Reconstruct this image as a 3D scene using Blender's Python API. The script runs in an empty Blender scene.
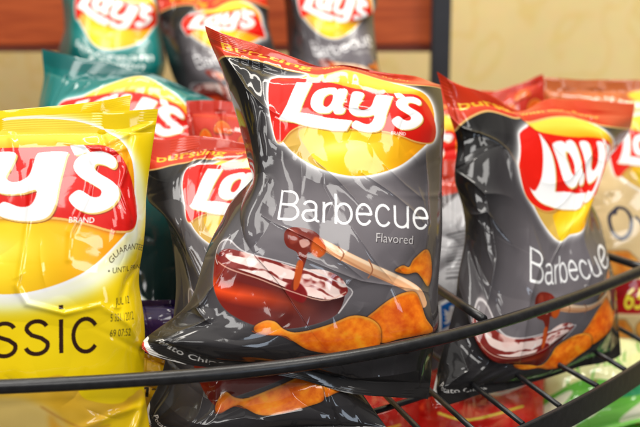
import bpy, math, random
import numpy as np
from mathutils import Vector, Matrix
S = bpy.context.scene
COL = S.collection
F = 1113.0                      # focal length in photo pixels
PITCH = math.radians(12)
HC = 0.32                       # camera height above the wire shelf
CP, SP = math.cos(PITCH), math.sin(PITCH)

def P(px, py, d):
    """photo pixel + depth along the lens axis -> world (numpy friendly)"""
    x = (np.asarray(px, float) - 320) / F * d
    yc = -(np.asarray(py, float) - 213.5) / F * d
    return np.stack(np.broadcast_arrays(x, d * CP + yc * SP, HC - d * SP + yc * CP), -1)

def on_plane(px, py, z):
    """photo pixel -> world point on the horizontal plane at height z"""
    d = (HC - z) / ((py - 213.5) / F * CP + SP)
    return P(px, py, d)

# ------------------------------------------------------------------ materials
def lin(c):
    c = np.asarray(c, float) / 255.0
    return np.where(c <= .04045, c / 12.92, ((c + .055) / 1.055) ** 2.4)

def newmat(name):
    m = bpy.data.materials.new(name); m.use_nodes = True
    nt = m.node_tree; b = nt.nodes['Principled BSDF']
    return m, nt, b

def film_material(name, rough=.5, coat=.8, coat_rough=.065, bump=.03, spec=.12):
    m, nt, b = newmat(name)
    at = nt.nodes.new('ShaderNodeAttribute'); at.attribute_name = 'print'
    nt.links.new(at.outputs['Color'], b.inputs['Base Color'])
    b.inputs['Roughness'].default_value = rough
    b.inputs['Specular IOR Level'].default_value = spec
    b.inputs['Coat Weight'].default_value = coat
    b.inputs['Coat Roughness'].default_value = coat_rough
    tc = nt.nodes.new('ShaderNodeTexCoord')
    n = nt.nodes.new('ShaderNodeTexNoise'); n.inputs['Scale'].default_value = 55; n.inputs['Detail'].default_value = 3
    n.inputs['Distortion'].default_value = 1.2
    nt.links.new(tc.outputs['Object'], n.inputs['Vector'])
    bp = nt.nodes.new('ShaderNodeBump'); bp.inputs['Strength'].default_value = bump; bp.inputs['Distance'].default_value = .0025
    nt.links.new(n.outputs['Fac'], bp.inputs['Height'])
    nt.links.new(bp.outputs['Normal'], b.inputs['Coat Normal'])
    nt.links.new(bp.outputs['Normal'], b.inputs['Normal'])
    return m

def plain(name, rgb, rough=.5, metal=0, noise=0.0, scale=60, coat=0, spec=.5):
    m, nt, b = newmat(name)
    c = list(lin(rgb)) + [1]
    b.inputs['Roughness'].default_value = rough; b.inputs['Metallic'].default_value = metal
    b.inputs['Coat Weight'].default_value = coat; b.inputs['Specular IOR Level'].default_value = spec
    tc = nt.nodes.new('ShaderNodeTexCoord')
    n = nt.nodes.new('ShaderNodeTexNoise'); n.inputs['Scale'].default_value = scale; n.inputs['Detail'].default_value = 4
    nt.links.new(tc.outputs['Object'], n.inputs['Vector'])
    r = nt.nodes.new('ShaderNodeValToRGB')
    r.color_ramp.elements[0].position = .3; r.color_ramp.elements[1].position = .7
    r.color_ramp.elements[0].color = [v * (1 - noise) for v in c[:3]] + [1]
    r.color_ramp.elements[1].color = [min(1, v * (1 + noise)) for v in c[:3]] + [1]
    nt.links.new(n.outputs['Fac'], r.inputs['Fac']); nt.links.new(r.outputs['Color'], b.inputs['Base Color'])
    bp = nt.nodes.new('ShaderNodeBump'); bp.inputs['Strength'].default_value = .15; bp.inputs['Distance'].default_value = .001
    nt.links.new(n.outputs['Fac'], bp.inputs['Height']); nt.links.new(bp.outputs['Normal'], b.inputs['Normal'])
    return m

# ------------------------------------------------------------------ crumpled film, solved as a small cloth
def film_sim(nx, ny, W, H, vol, seed, iters=260, levels=2, bend=.06):
    rng = np.random.default_rng(seed); X = None
    for L in range(levels):
        f = 2 ** (levels - 1 - L); mx, my = nx // f + 1, ny // f + 1
        u, v = np.meshgrid(np.linspace(0, W, mx), np.linspace(0, H, my))
        if X is None:
            X = np.stack([u, v, .05 * W * np.sin(np.pi * u / W) * np.sin(np.pi * v / H)], -1)
        else:
            B = np.zeros((X.shape[0] * 2 - 1, X.shape[1], 3)); B[::2] = X; B[1::2] = (X[1:] + X[:-1]) / 2
            X = np.zeros((B.shape[0], B.shape[1] * 2 - 1, 3)); X[:, ::2] = B; X[:, 1::2] = (B[:, 1:] + B[:, :-1]) / 2
        dx, dy = W / (mx - 1), H / (my - 1); dd = math.hypot(dx, dy)
        n = rng.normal(0, 1, (my, mx))
        for _ in range(2): n = (n + np.roll(n, 1, 0) + np.roll(n, -1, 0) + np.roll(n, 1, 1) + np.roll(n, -1, 1)) / 5
        X[..., 2] += np.abs(n) * dx * .9 * (u > 0) * (u < W)
        it, ib = max(2, int(.085 * my)), max(2, int(.06 * my)); Xp = X.copy()
        def con(A, B, r, k, lo=1.0):
            d = B - A; l = np.sqrt((d * d).sum(-1)) + 1e-12
            c = (k * .5 * np.where(l > r, l - r, lo * (l - r)) / l)[..., None] * d
            A += c; B -= c
        def stiff(A, B, r, k):
            d = B - A; l = np.sqrt((d * d).sum(-1)) + 1e-12
            c = (k * .5 * np.minimum(l - r, 0) / l)[..., None] * d
            A += c; B -= c
        for i in range(iters):
            vel = (X - Xp) * .93; Xp = X.copy()
            V = X[..., 2].mean() / W
            nn = np.cross(np.gradient(X, axis=1), np.gradient(X, axis=0))
            nn /= np.linalg.norm(nn, axis=-1, keepdims=True) + 1e-12
            X = X + vel + nn * (.2 * dx * np.clip(1.0 - V / vol, -1, 1))
            for k in range(2):
                for o in (0, 1):
                    con(X[it:-ib, o:-1:2], X[it:-ib, o + 1::2], dx, 1.)
                    con(X[:it, o:-1:2], X[:it, o + 1::2], dx, 1., .06)
                    con(X[-ib:, o:-1:2], X[-ib:, o + 1::2], dx, 1., .06)
                    con(X[o:-1:2], X[o + 1::2], dy, 1.)
                    con(X[o:-1:2, :-1], X[o + 1::2, 1:], dd, .6)
                    con(X[o:-1:2, 1:], X[o + 1::2, :-1], dd, .6)
                stiff(X[:, :-2], X[:, 2:], 2 * dx, bend); stiff(X[:-2], X[2:], 2 * dy, bend)
                X[:, 0, 2] = 0; X[:, -1, 2] = 0; X[:it, :, 2] = 0; X[-ib:, :, 2] = 0
                X[..., 2] = np.maximum(X[..., 2], 0)
    return X[..., 2]

def blur1(A, r, ax):
    if r < 1: return A
    pad = [(0, 0)] * A.ndim; pad[ax] = (r + 1, r)
    c = np.cumsum(np.pad(A, pad, mode='edge'), ax)
    n = A.shape[ax]
    hi = np.take(c, np.arange(2 * r + 1, 2 * r + 1 + n), ax); lo = np.take(c, np.arange(0, n), ax)
    return (hi - lo) / (2 * r + 1)
def blur(A, r, n=3):
    for _ in range(n): A = blur1(blur1(A, r, 0), r, 1)
    return A

def bilin(A, y, x):
    """sample array A at float rows y and columns x"""
    y = np.clip(y, 0, A.shape[0] - 1.001); x = np.clip(x, 0, A.shape[1] - 1.001)
    y0 = y.astype(int); x0 = x.astype(int); fy = y - y0; fx = x - x0
    if A.ndim == 3: fy = fy[..., None]; fx = fx[..., None]
    return (A[y0, x0] * (1 - fx) + A[y0, x0 + 1] * fx) * (1 - fy) + (A[y0 + 1, x0] * (1 - fx) + A[y0 + 1, x0 + 1] * fx) * fy
def cub(A, y, x):
    """smooth (cubic B-spline) sampling"""
    y = np.clip(y, 1, A.shape[0] - 2.001); x = np.clip(x, 1, A.shape[1] - 2.001)
    y0 = y.astype(int); x0 = x.astype(int)
    def w(t): return ((1 - t) ** 3 / 6, (3 * t ** 3 - 6 * t * t + 4) / 6, (-3 * t ** 3 + 3 * t * t + 3 * t + 1) / 6, t ** 3 / 6)
    wy, wx = w(y - y0), w(x - x0); out = 0
    for j in range(4):
        for i in range(4):
            out = out + wy[j] * wx[i] * A[np.clip(y0 + j - 1, 0, A.shape[0] - 1), np.clip(x0 + i - 1, 0, A.shape[1] - 1)]
    return out

SIMS = {}
def crumple(seed):
    seed = (seed - 1) % 5 + 1
    if seed not in SIMS:
        Z = film_sim(88, 128, 1., 1.45, .085, seed)
        ny, nx = Z.shape
        D = Z - blur(Z, 7)
        u, v = np.meshgrid(np.linspace(0, 1, nx), np.linspace(0, 1, ny))
        win = np.clip(np.minimum(u, 1 - u) / .16, 0, 1) * np.clip(np.minimum(v - .08, .93 - v) / .14, 0, 1)
        SIMS[seed] = D * win ** .7
    return SIMS[seed]

# ------------------------------------------------------------------ printed artwork, drawn into per-vertex colour
def smooth_poly(pts, n=6, closed=True):
    p = np.asarray(pts, float); N = len(p); out = []
    rng = range(N) if closed else range(N - 1)
    for i in rng:
        if closed: a, b, c, d = p[i - 1], p[i], p[(i + 1) % N], p[(i + 2) % N]
        else: a, b, c, d = p[max(i - 1, 0)], p[i], p[i + 1], p[min(i + 2, N - 1)]
        for k in range(n):
            t = k / n
            out.append(.5 * ((2 * b) + (c - a) * t + (2 * a - 5 * b + 4 * c - d) * t * t + (3 * b - a - 3 * c + d) * t ** 3))
    if not closed: out.append(p[-1])
    return np.array(out)

def ell(cx, cy, rx, ry, rot=0, n=60):
    t = np.linspace(0, 2 * np.pi, n, endpoint=False); r = math.radians(rot)
    x, y = rx * np.cos(t), ry * np.sin(t)
    return np.stack([cx + x * math.cos(r) - y * math.sin(r), cy + x * math.sin(r) + y * math.cos(r)], -1)

_txt = {}
def text_tris(s, offset=0.0, shear=0.0):
    k = (s, offset, shear)
    if k not in _txt:
        cu = bpy.data.curves.new('lettering_source', 'FONT'); cu.body = s; cu.size = 1; cu.offset = offset; cu.shear = shear
        cu.resolution_u = 5
        ob = bpy.data.objects.new('lettering_source', cu); COL.objects.link(ob)
        dg = bpy.context.evaluated_depsgraph_get(); me = ob.evaluated_get(dg).to_mesh()
        me.calc_loop_triangles()
        co = np.empty(len(me.vertices) * 3); me.vertices.foreach_get('co', co); co = co.reshape(-1, 3)[:, :2]
        tr = np.empty(len(me.loop_triangles) * 3, int); me.loop_triangles.foreach_get('vertices', tr)
        _txt[k] = co[tr.reshape(-1, 3)]
        bpy.data.objects.remove(ob); bpy.data.curves.remove(cu)
    return _txt[k].copy()

class Art:
    def __init__(self, x0, y0, x1, y1, s):
        self.x0, self.y0, self.s = x0, y0, s
        self.w, self.h = int(round((x1 - x0) * s)), int(round((y1 - y0) * s))
        self.rect = (x0, y0, x1, y1)
        self.img = np.zeros((self.h, self.w, 3)); self.id = np.zeros((self.h, self.w), np.int8)
        X, Y = np.meshgrid(np.arange(self.w), np.arange(self.h))
        self.X = x0 + (X + .5) / s; self.Y = y0 + (Y + .5) / s
        self.T = lambda p: np.asarray(p, float)
    def fillall(self, c): self.img[:] = np.asarray(c, float)
    def mask(self, polys, soft=0):
        """even-odd fill; two rows and columns of samples per texel"""
        ss = 2; W, Hh = self.w * ss, self.h * ss
        polys = [(self.T(np.asarray(p, float).reshape(-1, 2)) - (self.x0, self.y0)) * self.s * ss for p in polys]
        A = np.concatenate([p for p in polys]); B = np.concatenate([np.roll(p, -1, 0) for p in polys])
        xl, xh = int(max(0, A[:, 0].min() // 2 * 2 - 2)), int(min(W, A[:, 0].max() // 2 * 2 + 4))
        yl, yh = int(max(0, A[:, 1].min() // 2 * 2 - 2)), int(min(Hh, A[:, 1].max() // 2 * 2 + 4))
        M = np.zeros((self.h, self.w))
        if xh <= xl or yh <= yl: return M
        T = np.zeros((yh - yl, xh - xl + 1), np.int32)
        for a, b in zip(A, B):
            if a[1] == b[1]: continue
            if a[1] > b[1]: a, b = b, a
            r = np.arange(max(yl, math.ceil(a[1] - .5)), min(yh, math.ceil(b[1] - .5)))
            if len(r) == 0: continue
            xs = a[0] + (b[0] - a[0]) * (r + .5 - a[1]) / (b[1] - a[1])
            ix = np.clip(np.ceil(xs - .5).astype(int) - xl, 0, xh - xl)
            np.add.at(T, (r - yl, ix), 1)
        m = (np.cumsum(T, 1)[:, :-1] & 1).astype(float)
        m = m[:m.shape[0] // 2 * 2, :m.shape[1] // 2 * 2]
        m = m.reshape(m.shape[0] // 2, 2, m.shape[1] // 2, 2).mean((1, 3))
        M[yl // 2:yl // 2 + m.shape[0], xl // 2:xl // 2 + m.shape[1]] = m
        if soft: M = blur(M, max(1, int(soft * self.s)), 2)
        return M
    def paint(self, M, c, a=1.0, pid=None):
        c = np.asarray(c, float)
        M = (M * a)
        self.img += (c - self.img) * M[..., None]
        if pid is not None: self.id[M > .5] = pid
    def fill(self, pts, c, a=1.0, soft=0, pid=None, sm=0):
        if sm: pts = smooth_poly(pts, sm)
        M = self.mask([pts], soft); self.paint(M, c, a, pid); return M
    def line(self, pts, w, c, a=1.0, soft=0, sm=4, taper=False, pid=None):
        p = smooth_poly(pts, sm, False) if sm else np.asarray(pts, float)
        t = np.gradient(p, axis=0); t /= np.linalg.norm(t, axis=1, keepdims=True) + 1e-9
        n = np.stack([-t[:, 1], t[:, 0]], -1)
        ww = np.full(len(p), w / 2.0)
        if taper: ww *= np.sin(np.pi * np.linspace(.04, .96, len(p))) ** .6
        q = np.concatenate([p + n * ww[:, None], (p - n * ww[:, None])[::-1]])
        M = self.mask([q], soft)
        if not taper:
            M = np.maximum(M, np.maximum(self.mask([ell(*p[0], w / 2, w / 2, n=16)], soft), self.mask([ell(*p[-1], w / 2, w / 2, n=16)], soft)))
        self.paint(M, c, a, pid); return M
    def text(self, s, x, y, size, c, width=None, rot=0, offset=0.0, a=1.0, shear=0., pid=None, path=None, shadow=None):
        t = text_tris(s, offset, shear)
        if not len(t): return
        w0 = t[..., 0].max(); k = size
        kx = (width / w0) if width else size
        px, py = t[..., 0] * kx, -t[..., 1] * k
        if path is not None:
            pp = smooth_poly(path, 12, False); L = np.concatenate([[0], np.cumsum(np.linalg.norm(np.diff(pp, axis=0), axis=1))])
            tt = np.gradient(pp, axis=0); tt /= np.linalg.norm(tt, axis=1, keepdims=True)
            bx = np.interp(px, L, pp[:, 0]); by = np.interp(px, L, pp[:, 1])
            tx = np.interp(px, L, tt[:, 0]); ty = np.interp(px, L, tt[:, 1])
            q = np.stack([bx - ty * py, by + tx * py], -1)
        else:
            r = math.radians(rot)
            q = np.stack([x + px * math.cos(r) - py * math.sin(r), y + px * math.sin(r) + py * math.cos(r)], -1)
        M = self.mask(list(q))
        if shadow is not None:
            sh = np.roll(np.roll(M, int(.9 * self.s), 1), int(.9 * self.s), 0); self.paint(np.maximum(sh, blur(M, max(1, int(.5 * self.s)), 1)), shadow, .8)
        self.paint(M, c, a, pid)
    def noise(self, scale, seed, octaves=3):
        if not hasattr(self, 'nz'): self.nz = {}
        k = (scale, octaves)
        if k not in self.nz: self.nz[k] = self.noise0(scale, seed, octaves)
        return np.roll(self.nz[k], ((seed * 37) % self.h, (seed * 53) % self.w), (0, 1))
    def noise0(self, scale, seed, octaves=3):
        rng = np.random.default_rng(seed); out = np.zeros((self.h, self.w)); amp = 1
        for o in range(octaves):
            gy = max(4, int(self.h / self.s / scale * 2 ** o)); gx = max(4, int(self.w / self.s / scale * 2 ** o))
            g = rng.normal(0, 1, (gy, gx))
            def wm(n, m):
                t = np.arange(n) / n * m; i0 = t.astype(int); f = t - i0; M = np.zeros((n, m)); r = np.arange(n)
                for k, wk in enumerate(((1 - f) ** 3 / 6, (3 * f ** 3 - 6 * f * f + 4) / 6, (-3 * f ** 3 + 3 * f * f + 3 * f + 1) / 6, f ** 3 / 6)): M[r, (i0 + k - 1) % m] += wk
                return M
            out += amp * (wm(self.h, gy) @ g @ wm(self.w, gx).T); amp *= .55
        return out

# a light grotesque drawn as single pen strokes (unit: cap height 1, baseline 0, y up)
def _arc(cx, cy, rx, ry, a0, a1, n=14):
    t = np.radians(np.linspace(a0, a1, n)); return [(cx + rx * math.cos(k), cy + ry * math.sin(k)) for k in t]
GLYPH = {
    'B': (.72, [[(.09, 0), (.09, 1), (.36, 1)] + _arc(.40, .765, .215, .235, 90, -90) + [(.09, .53)], [(.40, .53)] + _arc(.42, .265, .24, .265, 90, -90) + [(.09, 0)]]),
    'a': (.56, [_arc(.26, .54, .175, .165, 165, 5) + [(.435, .40), (.435, .12)] + _arc(.50, .09, .065, .075, 180, 290), [(.435, .42), (.38, .40), (.22, .375)] + _arc(.205, .19, .145, .185, 95, 270) + _arc(.22, .19, .215, .185, 270, 360)]),
    'r': (.33, [[(.08, 0), (.08, .70)], [(.08, .42)] + _arc(.32, .42, .235, .27, 175, 92)]),
    'b': (.60, [[(.08, 0), (.08, 1)], _arc(.305, .35, .225, .345, 0, 360, 28)]),
    'e': (.57, [[(.07, .375), (.50, .375)] + _arc(.285, .355, .22, .34, 3, 325, 26)]),
    'c': (.53, [_arc(.28, .35, .215, .345, 38, 322, 26)]),
    'u': (.57, [[(.08, .70), (.08, .26)] + _arc(.275, .23, .195, .225, 180, 350), [(.47, .70), (.47, 0)]]),
    'l': (.24, [[(.12, 0), (.12, 1)]]),
    'i': (.24, [[(.12, 0), (.12, .70)], [(.12, .93), (.12, 1.0)]]),
    's': (.50, [_arc(.245, .535, .165, .165, 20, 180) + [(.10, .49), (.16, .41), (.32, .335)] + [(.40, .25)] + _arc(.24, .185, .18, .18, 20, -165)]),
}
def strokes(A, word, origin, right, cap, w, c, a=1.0, pid=None, track=.02):
    W_ = sum(GLYPH[g][0] + track for g in word) - track
    o = np.array(origin, float); r = (np.array(right, float) - o) / W_; up = np.array([r[1], -r[0]]); up = up / np.linalg.norm(up) * cap
    x = 0; M = np.zeros((A.h, A.w))
    for g in word:
        adv, st = GLYPH[g]
        for q in st:
            p = np.array([o + r * (x + u) + up * v for u, v in q])
            t = np.gradient(p, axis=0); t /= np.linalg.norm(t, axis=1, keepdims=True) + 1e-9
            n = np.stack([-t[:, 1], t[:, 0]], -1) * w / 2
            for i in range(len(p) - 1):
                e = t[i] * .45; e2 = t[i + 1] * .45
                M = np.maximum(M, A.mask([np.array([p[i] + n[i] - e, p[i + 1] + n[i + 1] + e2, p[i + 1] - n[i + 1] + e2, p[i] - n[i] - e])]))
        x += adv + track
    A.paint(M, c, a, pid)

# part ids inside a bag's artwork
BODY, TOP, BOTTOM, LOGO, LETTER, PICTURE = 0, 1, 2, 3, 4, 5

def draw_logo(A, T, glow=(255, 255, 255), k=1.0, banner=(222, 24, 8), letter=(250, 248, 246)):
    """sun disc, waving red banner and white script, in the coordinates of the grey bag; T maps them"""
    A.T = T; s = A.s
    ball = smooth_poly([(281, 138), (277, 120), (282, 98), (300, 79), (330, 68), (365, 66), (400, 73), (424, 90), (433, 112), (431, 138), (420, 153), (398, 170), (366, 178), (332, 172), (302, 157)], 8)
    ban = smooth_poly([(270, 86), (276, 80), (287, 79), (304, 80), (325, 85), (350, 90), (372, 91), (394, 91), (412, 91), (422, 98), (430, 112), (435, 128), (435, 139), (430, 145), (416, 145), (398, 139), (382, 135), (350, 132), (328, 129), (308, 127), (294, 132), (283, 142), (276, 142), (272, 128), (269, 108)], 6)
    lx = np.array([270, 110.]); sc = abs(np.diff(T(np.array([[270, 110.], [280, 110.]])), axis=0)[0, 0]) / 10
    both = np.maximum(A.mask([ball]), A.mask([ban]))
    g = np.clip(blur(both, max(1, int(5.5 * sc * s)), 2) * 2.2, 0, 1)
    A.paint(g, glow, .75 * k); g2 = np.clip(blur(both, max(1, int(1.8 * sc * s)), 2) * 3, 0, 1); A.paint(g2, glow, .95 * k)
    M = A.mask([ball])
    c = T(np.array([[345., 150.], [420., 165.], [360., 92.]]))
    X, Y = A.X, A.Y
    L = abs(T(np.array([[0., 0.]]))[0, 0] - T(np.array([[100., 0.]]))[0, 0]) / 100
    grad = np.clip(np.hypot(X - c[0, 0], (Y - c[0, 1]) * 1.3) / (68 * L), 0, 1) ** 1.2
    yel = np.array([253, 224, 40.]) * (1 - grad[..., None]) + np.array([246, 160, 10.]) * grad[..., None]
    top = np.clip((c[2, 1] - Y) / (12 * L), 0, 1)[..., None]
    yel = yel * (1 - top) + np.array([250, 214, 70.]) * top
    hl = np.exp(-(((X - c[0, 0] + 4 * L) / (24 * L)) ** 2 + ((Y - c[0, 1]) / (7 * L)) ** 2))[..., None]
    yel = yel + (np.array([255, 245, 130.]) - yel) * hl * .8
    A.paint(M, yel, 1, LOGO)
    tan = A.mask([smooth_poly([(282, 141), (292, 133), (306, 129), (302, 134), (306, 143), (318, 160), (330, 170), (308, 160)], 5)]); A.paint(tan * M, (206, 170, 92), .8)
    sh = A.mask([ban + (0.5, 2.2)], 1.2 * sc); A.paint(sh * np.maximum(M, 0), (150, 70, 10), .65)
    gold = A.mask([ban + (0, 1.3)]); A.paint(gold, (226, 176, 96), 1, LOGO)
    B = A.mask([ban])
    dark = np.clip((X - c[0, 0] - 30 * L) / (60 * L), 0, 1)[..., None] * .12
    A.paint(B, np.array(banner, float) * (1 - dark) + np.array([150, 10, 10.]) * dark, 1, LOGO)
    let = []
    let.append(np.array([(296, 84.5), (312, 86), (306.5, 101), (302, 115.5), (312, 117), (330, 121.5), (354, 124.5), (349, 134.5), (335, 133.5), (313, 129), (296, 124.5), (280, 123), (284, 118), (289, 108)]))
    aout = smooth_poly([(334, 91.5), (338, 93.8), (339.5, 92.4), (347, 93.2), (343.5, 108), (344, 111.5), (346.5, 112.8), (344, 117.5), (336.5, 117.5), (334.5, 114), (330, 117), (320, 116), (313, 110), (313.5, 100), (320, 93.5)], 5)
    ain = smooth_poly([(330.5, 98), (334, 99.8), (332.5, 107), (328.5, 111), (324.5, 108.5), (325.5, 101.5)], 5)
    let.append((aout, ain))
    y = smooth_poly([(352.5, 94.5), (363, 95), (360.8, 104), (358, 110), (361, 113.2), (366, 113), (371, 109), (374.5, 97.5), (378, 95), (391.5, 95.3), (391, 99), (386.5, 116), (383.5, 130), (378, 136), (366, 135.8), (354, 131), (357, 124.5), (366, 128), (372, 127), (374.5, 119), (367, 120.3), (356, 119.5), (350, 114.5), (350.2, 106)], 5)
    let.append(y)
    ap = np.array([(393.5, 90.5), (401, 90.6), (404.5, 95.5), (396, 97.5)]); let.append(ap)
    sx = smooth_poly([(420, 104.2), (419, 99.5), (413, 95.6), (405, 95.6), (398, 99), (395, 105), (397.5, 111), (404, 115.8), (409.5, 120), (408.5, 124), (403.5, 124), (398, 120), (394, 121.5), (391.5, 125.5), (396, 131.5), (404, 134), (413.5, 131.5), (420, 125.5), (421, 119.5), (417, 114.5), (410, 110), (406.5, 106.5), (408, 103.3), (413, 104.2), (417.5, 106.3)], 5)
    let.append(sx)
    flat = []
    for q in let: flat += list(q) if isinstance(q, tuple) else [q]
    def lm(off):
        out = np.zeros((A.h, A.w))
        for q in let: out = np.maximum(out, A.mask([z + off for z in (q if isinstance(q, tuple) else (q,))]))
        return out
    A.paint(lm((1.5, 1.6)), (120, 50, 12), .7); A.paint(lm((.9, 1.0)), (232, 196, 110), .95, LETTER)
    A.paint(lm((0, 0)), letter, 1, LETTER)
    A.text('BRAND', 391, 133.5 + 5.5, 4.6, (250, 235, 230), width=14, rot=4, offset=.008, pid=LETTER)
    A.T = lambda p: np.asarray(p, float)

def ident(p): return np.asarray(p, float)
def affine(src, dst):
    """affine map fixed by three point pairs"""
    s = np.asarray(src, float); d = np.asarray(dst, float)
    M = np.linalg.solve(np.c_[s, np.ones(3)], d)
    return lambda p: np.asarray(p, float) @ M[:2] + M[2]

def draw_chip(A, pts, seed, hi=(255, 152, 28), lo=(206, 80, 4), sm=6, pid=5):
    M = A.mask([smooth_poly(pts, sm)])
    n = A.noise(5, seed, 4); n2 = A.noise(22, seed + 1, 2)
    t = np.clip(.5 + .3 * n + .32 * n2, 0, 1)[..., None]
    col = np.array(lo, float) * (1 - t) + np.array(hi, float) * t
    e = np.clip(M - blur(M, max(1, int(2.5 * A.s)), 2), 0, 1)[..., None]
    col = col * (1 - .75 * e) + np.array([255, 170, 60.]) * .25 * e
    A.paint(np.roll(blur(M, max(1, int(1.5 * A.s)), 2), int(2 * A.s), 0) * (1 - M), (20, 18, 20), .45)
    A.paint(np.clip(blur(M, max(1, int(1.2 * A.s)), 2) * 1.6, 0, 1) * (1 - M), (38, 16, 8), .7)
    A.paint(M, np.clip(col, 0, 255), 1, pid)
    hl = np.clip(M - np.roll(M, int(2.2 * A.s), 0), 0, 1); A.paint(blur(hl, max(1, int(.8 * A.s)), 2) * M, (255, 196, 96), .5)
    sp = (A.noise(2.2, seed + 5, 1) > 1.9) & (M > .5); A.paint(sp.astype(float), (140, 46, 8), .6)

def barbecue(s):
    A = Art(195, 28, 445, 404, s); X, Y = A.X, A.Y
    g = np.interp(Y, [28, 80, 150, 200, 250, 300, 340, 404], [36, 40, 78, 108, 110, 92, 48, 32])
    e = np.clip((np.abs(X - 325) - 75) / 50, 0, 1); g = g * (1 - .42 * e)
    e = np.clip((282 - X) / 45, 0, 1) * np.clip((262 - Y) / 70, 0, 1); g = g * (1 - .5 * e)  # dark upper-left print, deepened with painted shade for the side facing away
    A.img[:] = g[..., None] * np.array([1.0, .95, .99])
    draw_logo(A, ident)
    # wavy burnt-orange header with a tan keyline
    bx = np.arange(190, 452, 2.0)
    by = np.interp(bx, [190, 205, 222, 240, 268, 300, 322, 345, 372, 400, 425, 452], [78, 70, 63, 60.5, 64.5, 72, 76.5, 70, 67, 68, 72, 80])
    by = np.convolve(np.pad(by, 4, mode='edge'), np.ones(9) / 9, 'valid')
    Yb = np.interp(X, bx, by)
    A.paint(np.clip((Yb + 2.2 - Y) * A.s * .5, 0, 1), (214, 172, 104)); band = np.clip((Yb - Y) * A.s * .5, 0, 1)
    red = np.array([196, 52, 22.]) + (A.noise(30, 3, 2) * 9)[..., None]
    A.paint(band, red); A.id[Y < Yb] = TOP
    path = [(214, 56), (240, 54.5), (268, 58), (298, 64.5), (321, 69), (345, 62), (372, 58.5), (400, 59.5), (430, 64)]
    A.text('Bursting', 0, 0, 15, (244, 186, 50), width=96, offset=.014, path=path)
    A.text('with more flavor', 0, 0, 9, (232, 176, 70), width=92, offset=.006, path=[(322, 66.5), (345, 61.5), (372, 58), (400, 59), (432, 64)])
    strokes(A, 'Barbecue', (277, 217.5), (427.5, 226.5), 28, 2.3, (248, 246, 248))
    A.text('Flavored', 372, 239, 13, (205, 200, 200), width=38, rot=4, offset=-.004, shadow=(30, 26, 28))
    # bowl of sauce
    bowl = [(221, 240), (232, 238), (250, 251), (285, 262), (320, 274), (349, 285), (347, 296), (338, 310), (318, 321), (292, 327), (262, 324), (240, 313), (224, 297), (216, 278), (216, 258)]
    A.fill(bowl, (150, 140, 142), .55, soft=.8, sm=6)
    body = [(217, 254), (226, 258), (248, 268), (290, 286), (330, 293), (344, 289), (338, 309), (320, 320), (292, 327), (262, 325), (240, 315), (225, 300), (217, 280)]
    M = A.mask([smooth_poly(body, 6)])
    t = np.clip((X - 216) / 110, 0, 1); t2 = np.clip(1 - np.abs((Y - 286 - (X - 225) * .24) / 12), 0, 1)
    col = np.array([128, 22, 6.]) * (1 - t[..., None]) + np.array([58, 20, 20.]) * t[..., None]
    col = col + np.array([120, 52, 8.]) * (t2 * np.clip(1.25 - t * 1.3, 0, 1))[..., None]
    col = col + np.array([70, 62, 62.]) * np.clip((t - .62) * 1.8, 0, 1)[..., None] * np.clip((Y - 298) / 20, 0, 1)[..., None]
    A.paint(M, np.clip(col, 0, 255), 1, PICTURE)
    top = [(219, 257), (231, 247), (255, 252), (282, 262), (302, 268), (324, 268), (340, 275), (347, 287), (341, 294), (324, 296.5), (298, 291), (268, 278), (244, 266), (228, 261)]
    Mt = A.mask([smooth_poly(top, 6)])
    A.paint(Mt, (240, 214, 206), 1, PICTURE)
    n = A.noise(17, 8, 3); n6 = A.noise(9, 19, 3); xr = (Y - 254 - (X - 225) * .34)
    lft = np.clip((262 - X) / 34, 0, 1)
    A.paint(np.clip((np.sin(xr * .5 + n * 1.1) + lft * 1.3 - .55 + .35 * n6) * 3, 0, 1) * Mt, (122, 30, 24), .95)
    A.paint(np.clip((n6 - .2 + .6 * np.clip((X - 318) / 20, 0, 1)) * 2.6, 0, 1) * Mt, (128, 30, 26), .9)
    A.paint(np.clip((n6 - .95) * 2.5, 0, 1) * Mt, (70, 10, 12), .9)
    A.paint(np.clip((A.noise(12, 29, 3) - .5) * 2.6, 0, 1) * Mt, (236, 200, 192), .85)
    A.fill([(288, 284), (300, 282), (308, 292), (304, 301), (294, 298), (286, 291)], (120, 8, 10), .95, soft=.5, sm=5)
    A.fill([(232, 262), (250, 272), (268, 284), (272, 288), (254, 283), (236, 272)], (104, 26, 22), .9, soft=.6, sm=5)
    A.paint(np.clip((A.noise(6, 23, 2) - 1.0) * 3, 0, 1) * Mt, (252, 240, 236), .7)
    A.line([(222, 260), (246, 270), (280, 286), (322, 298), (345, 289)], 1.2, (230, 190, 170), .7)
    A.line([(221, 262), (217, 256), (220, 243), (232, 239), (252, 251), (286, 262), (322, 273), (350, 286), (347, 297), (338, 310)], 1.3, (214, 208, 208), .8)
    # basting brush and its handle
    A.line([(318, 241), (340, 252), (372, 268), (398, 281), (416, 292), (421, 302)], 10.5, (222, 168, 124), pid=PICTURE)
    A.line([(322, 240), (345, 251), (372, 264), (398, 277), (416, 288)], 3.6, (250, 218, 186), .9, soft=.6)
    A.line([(322, 247), (345, 258), (372, 273), (400, 287)], 2, (168, 104, 66), .6, soft=.5)
    A.line([(337, 244.5), (342, 251), (339, 258)], 1.5, (150, 90, 56), .9); A.line([(366, 257), (370, 267), (366, 275)], 1.4, (160, 100, 66), .9)
    head = [(288, 229), (297, 226), (312, 229), (321, 237), (325, 249), (318, 256), (309, 251), (307, 258), (304, 268), (299, 284), (295, 289), (291, 286), (296, 274), (300, 262), (298, 252), (289, 246), (286, 237)]
    A.fill(head, (112, 30, 16), sm=6, pid=PICTURE)
    A.fill([(314, 236), (322, 239), (325, 250), (318, 256), (311, 250)], (214, 96, 22), .85, soft=.8, sm=5)
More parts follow.
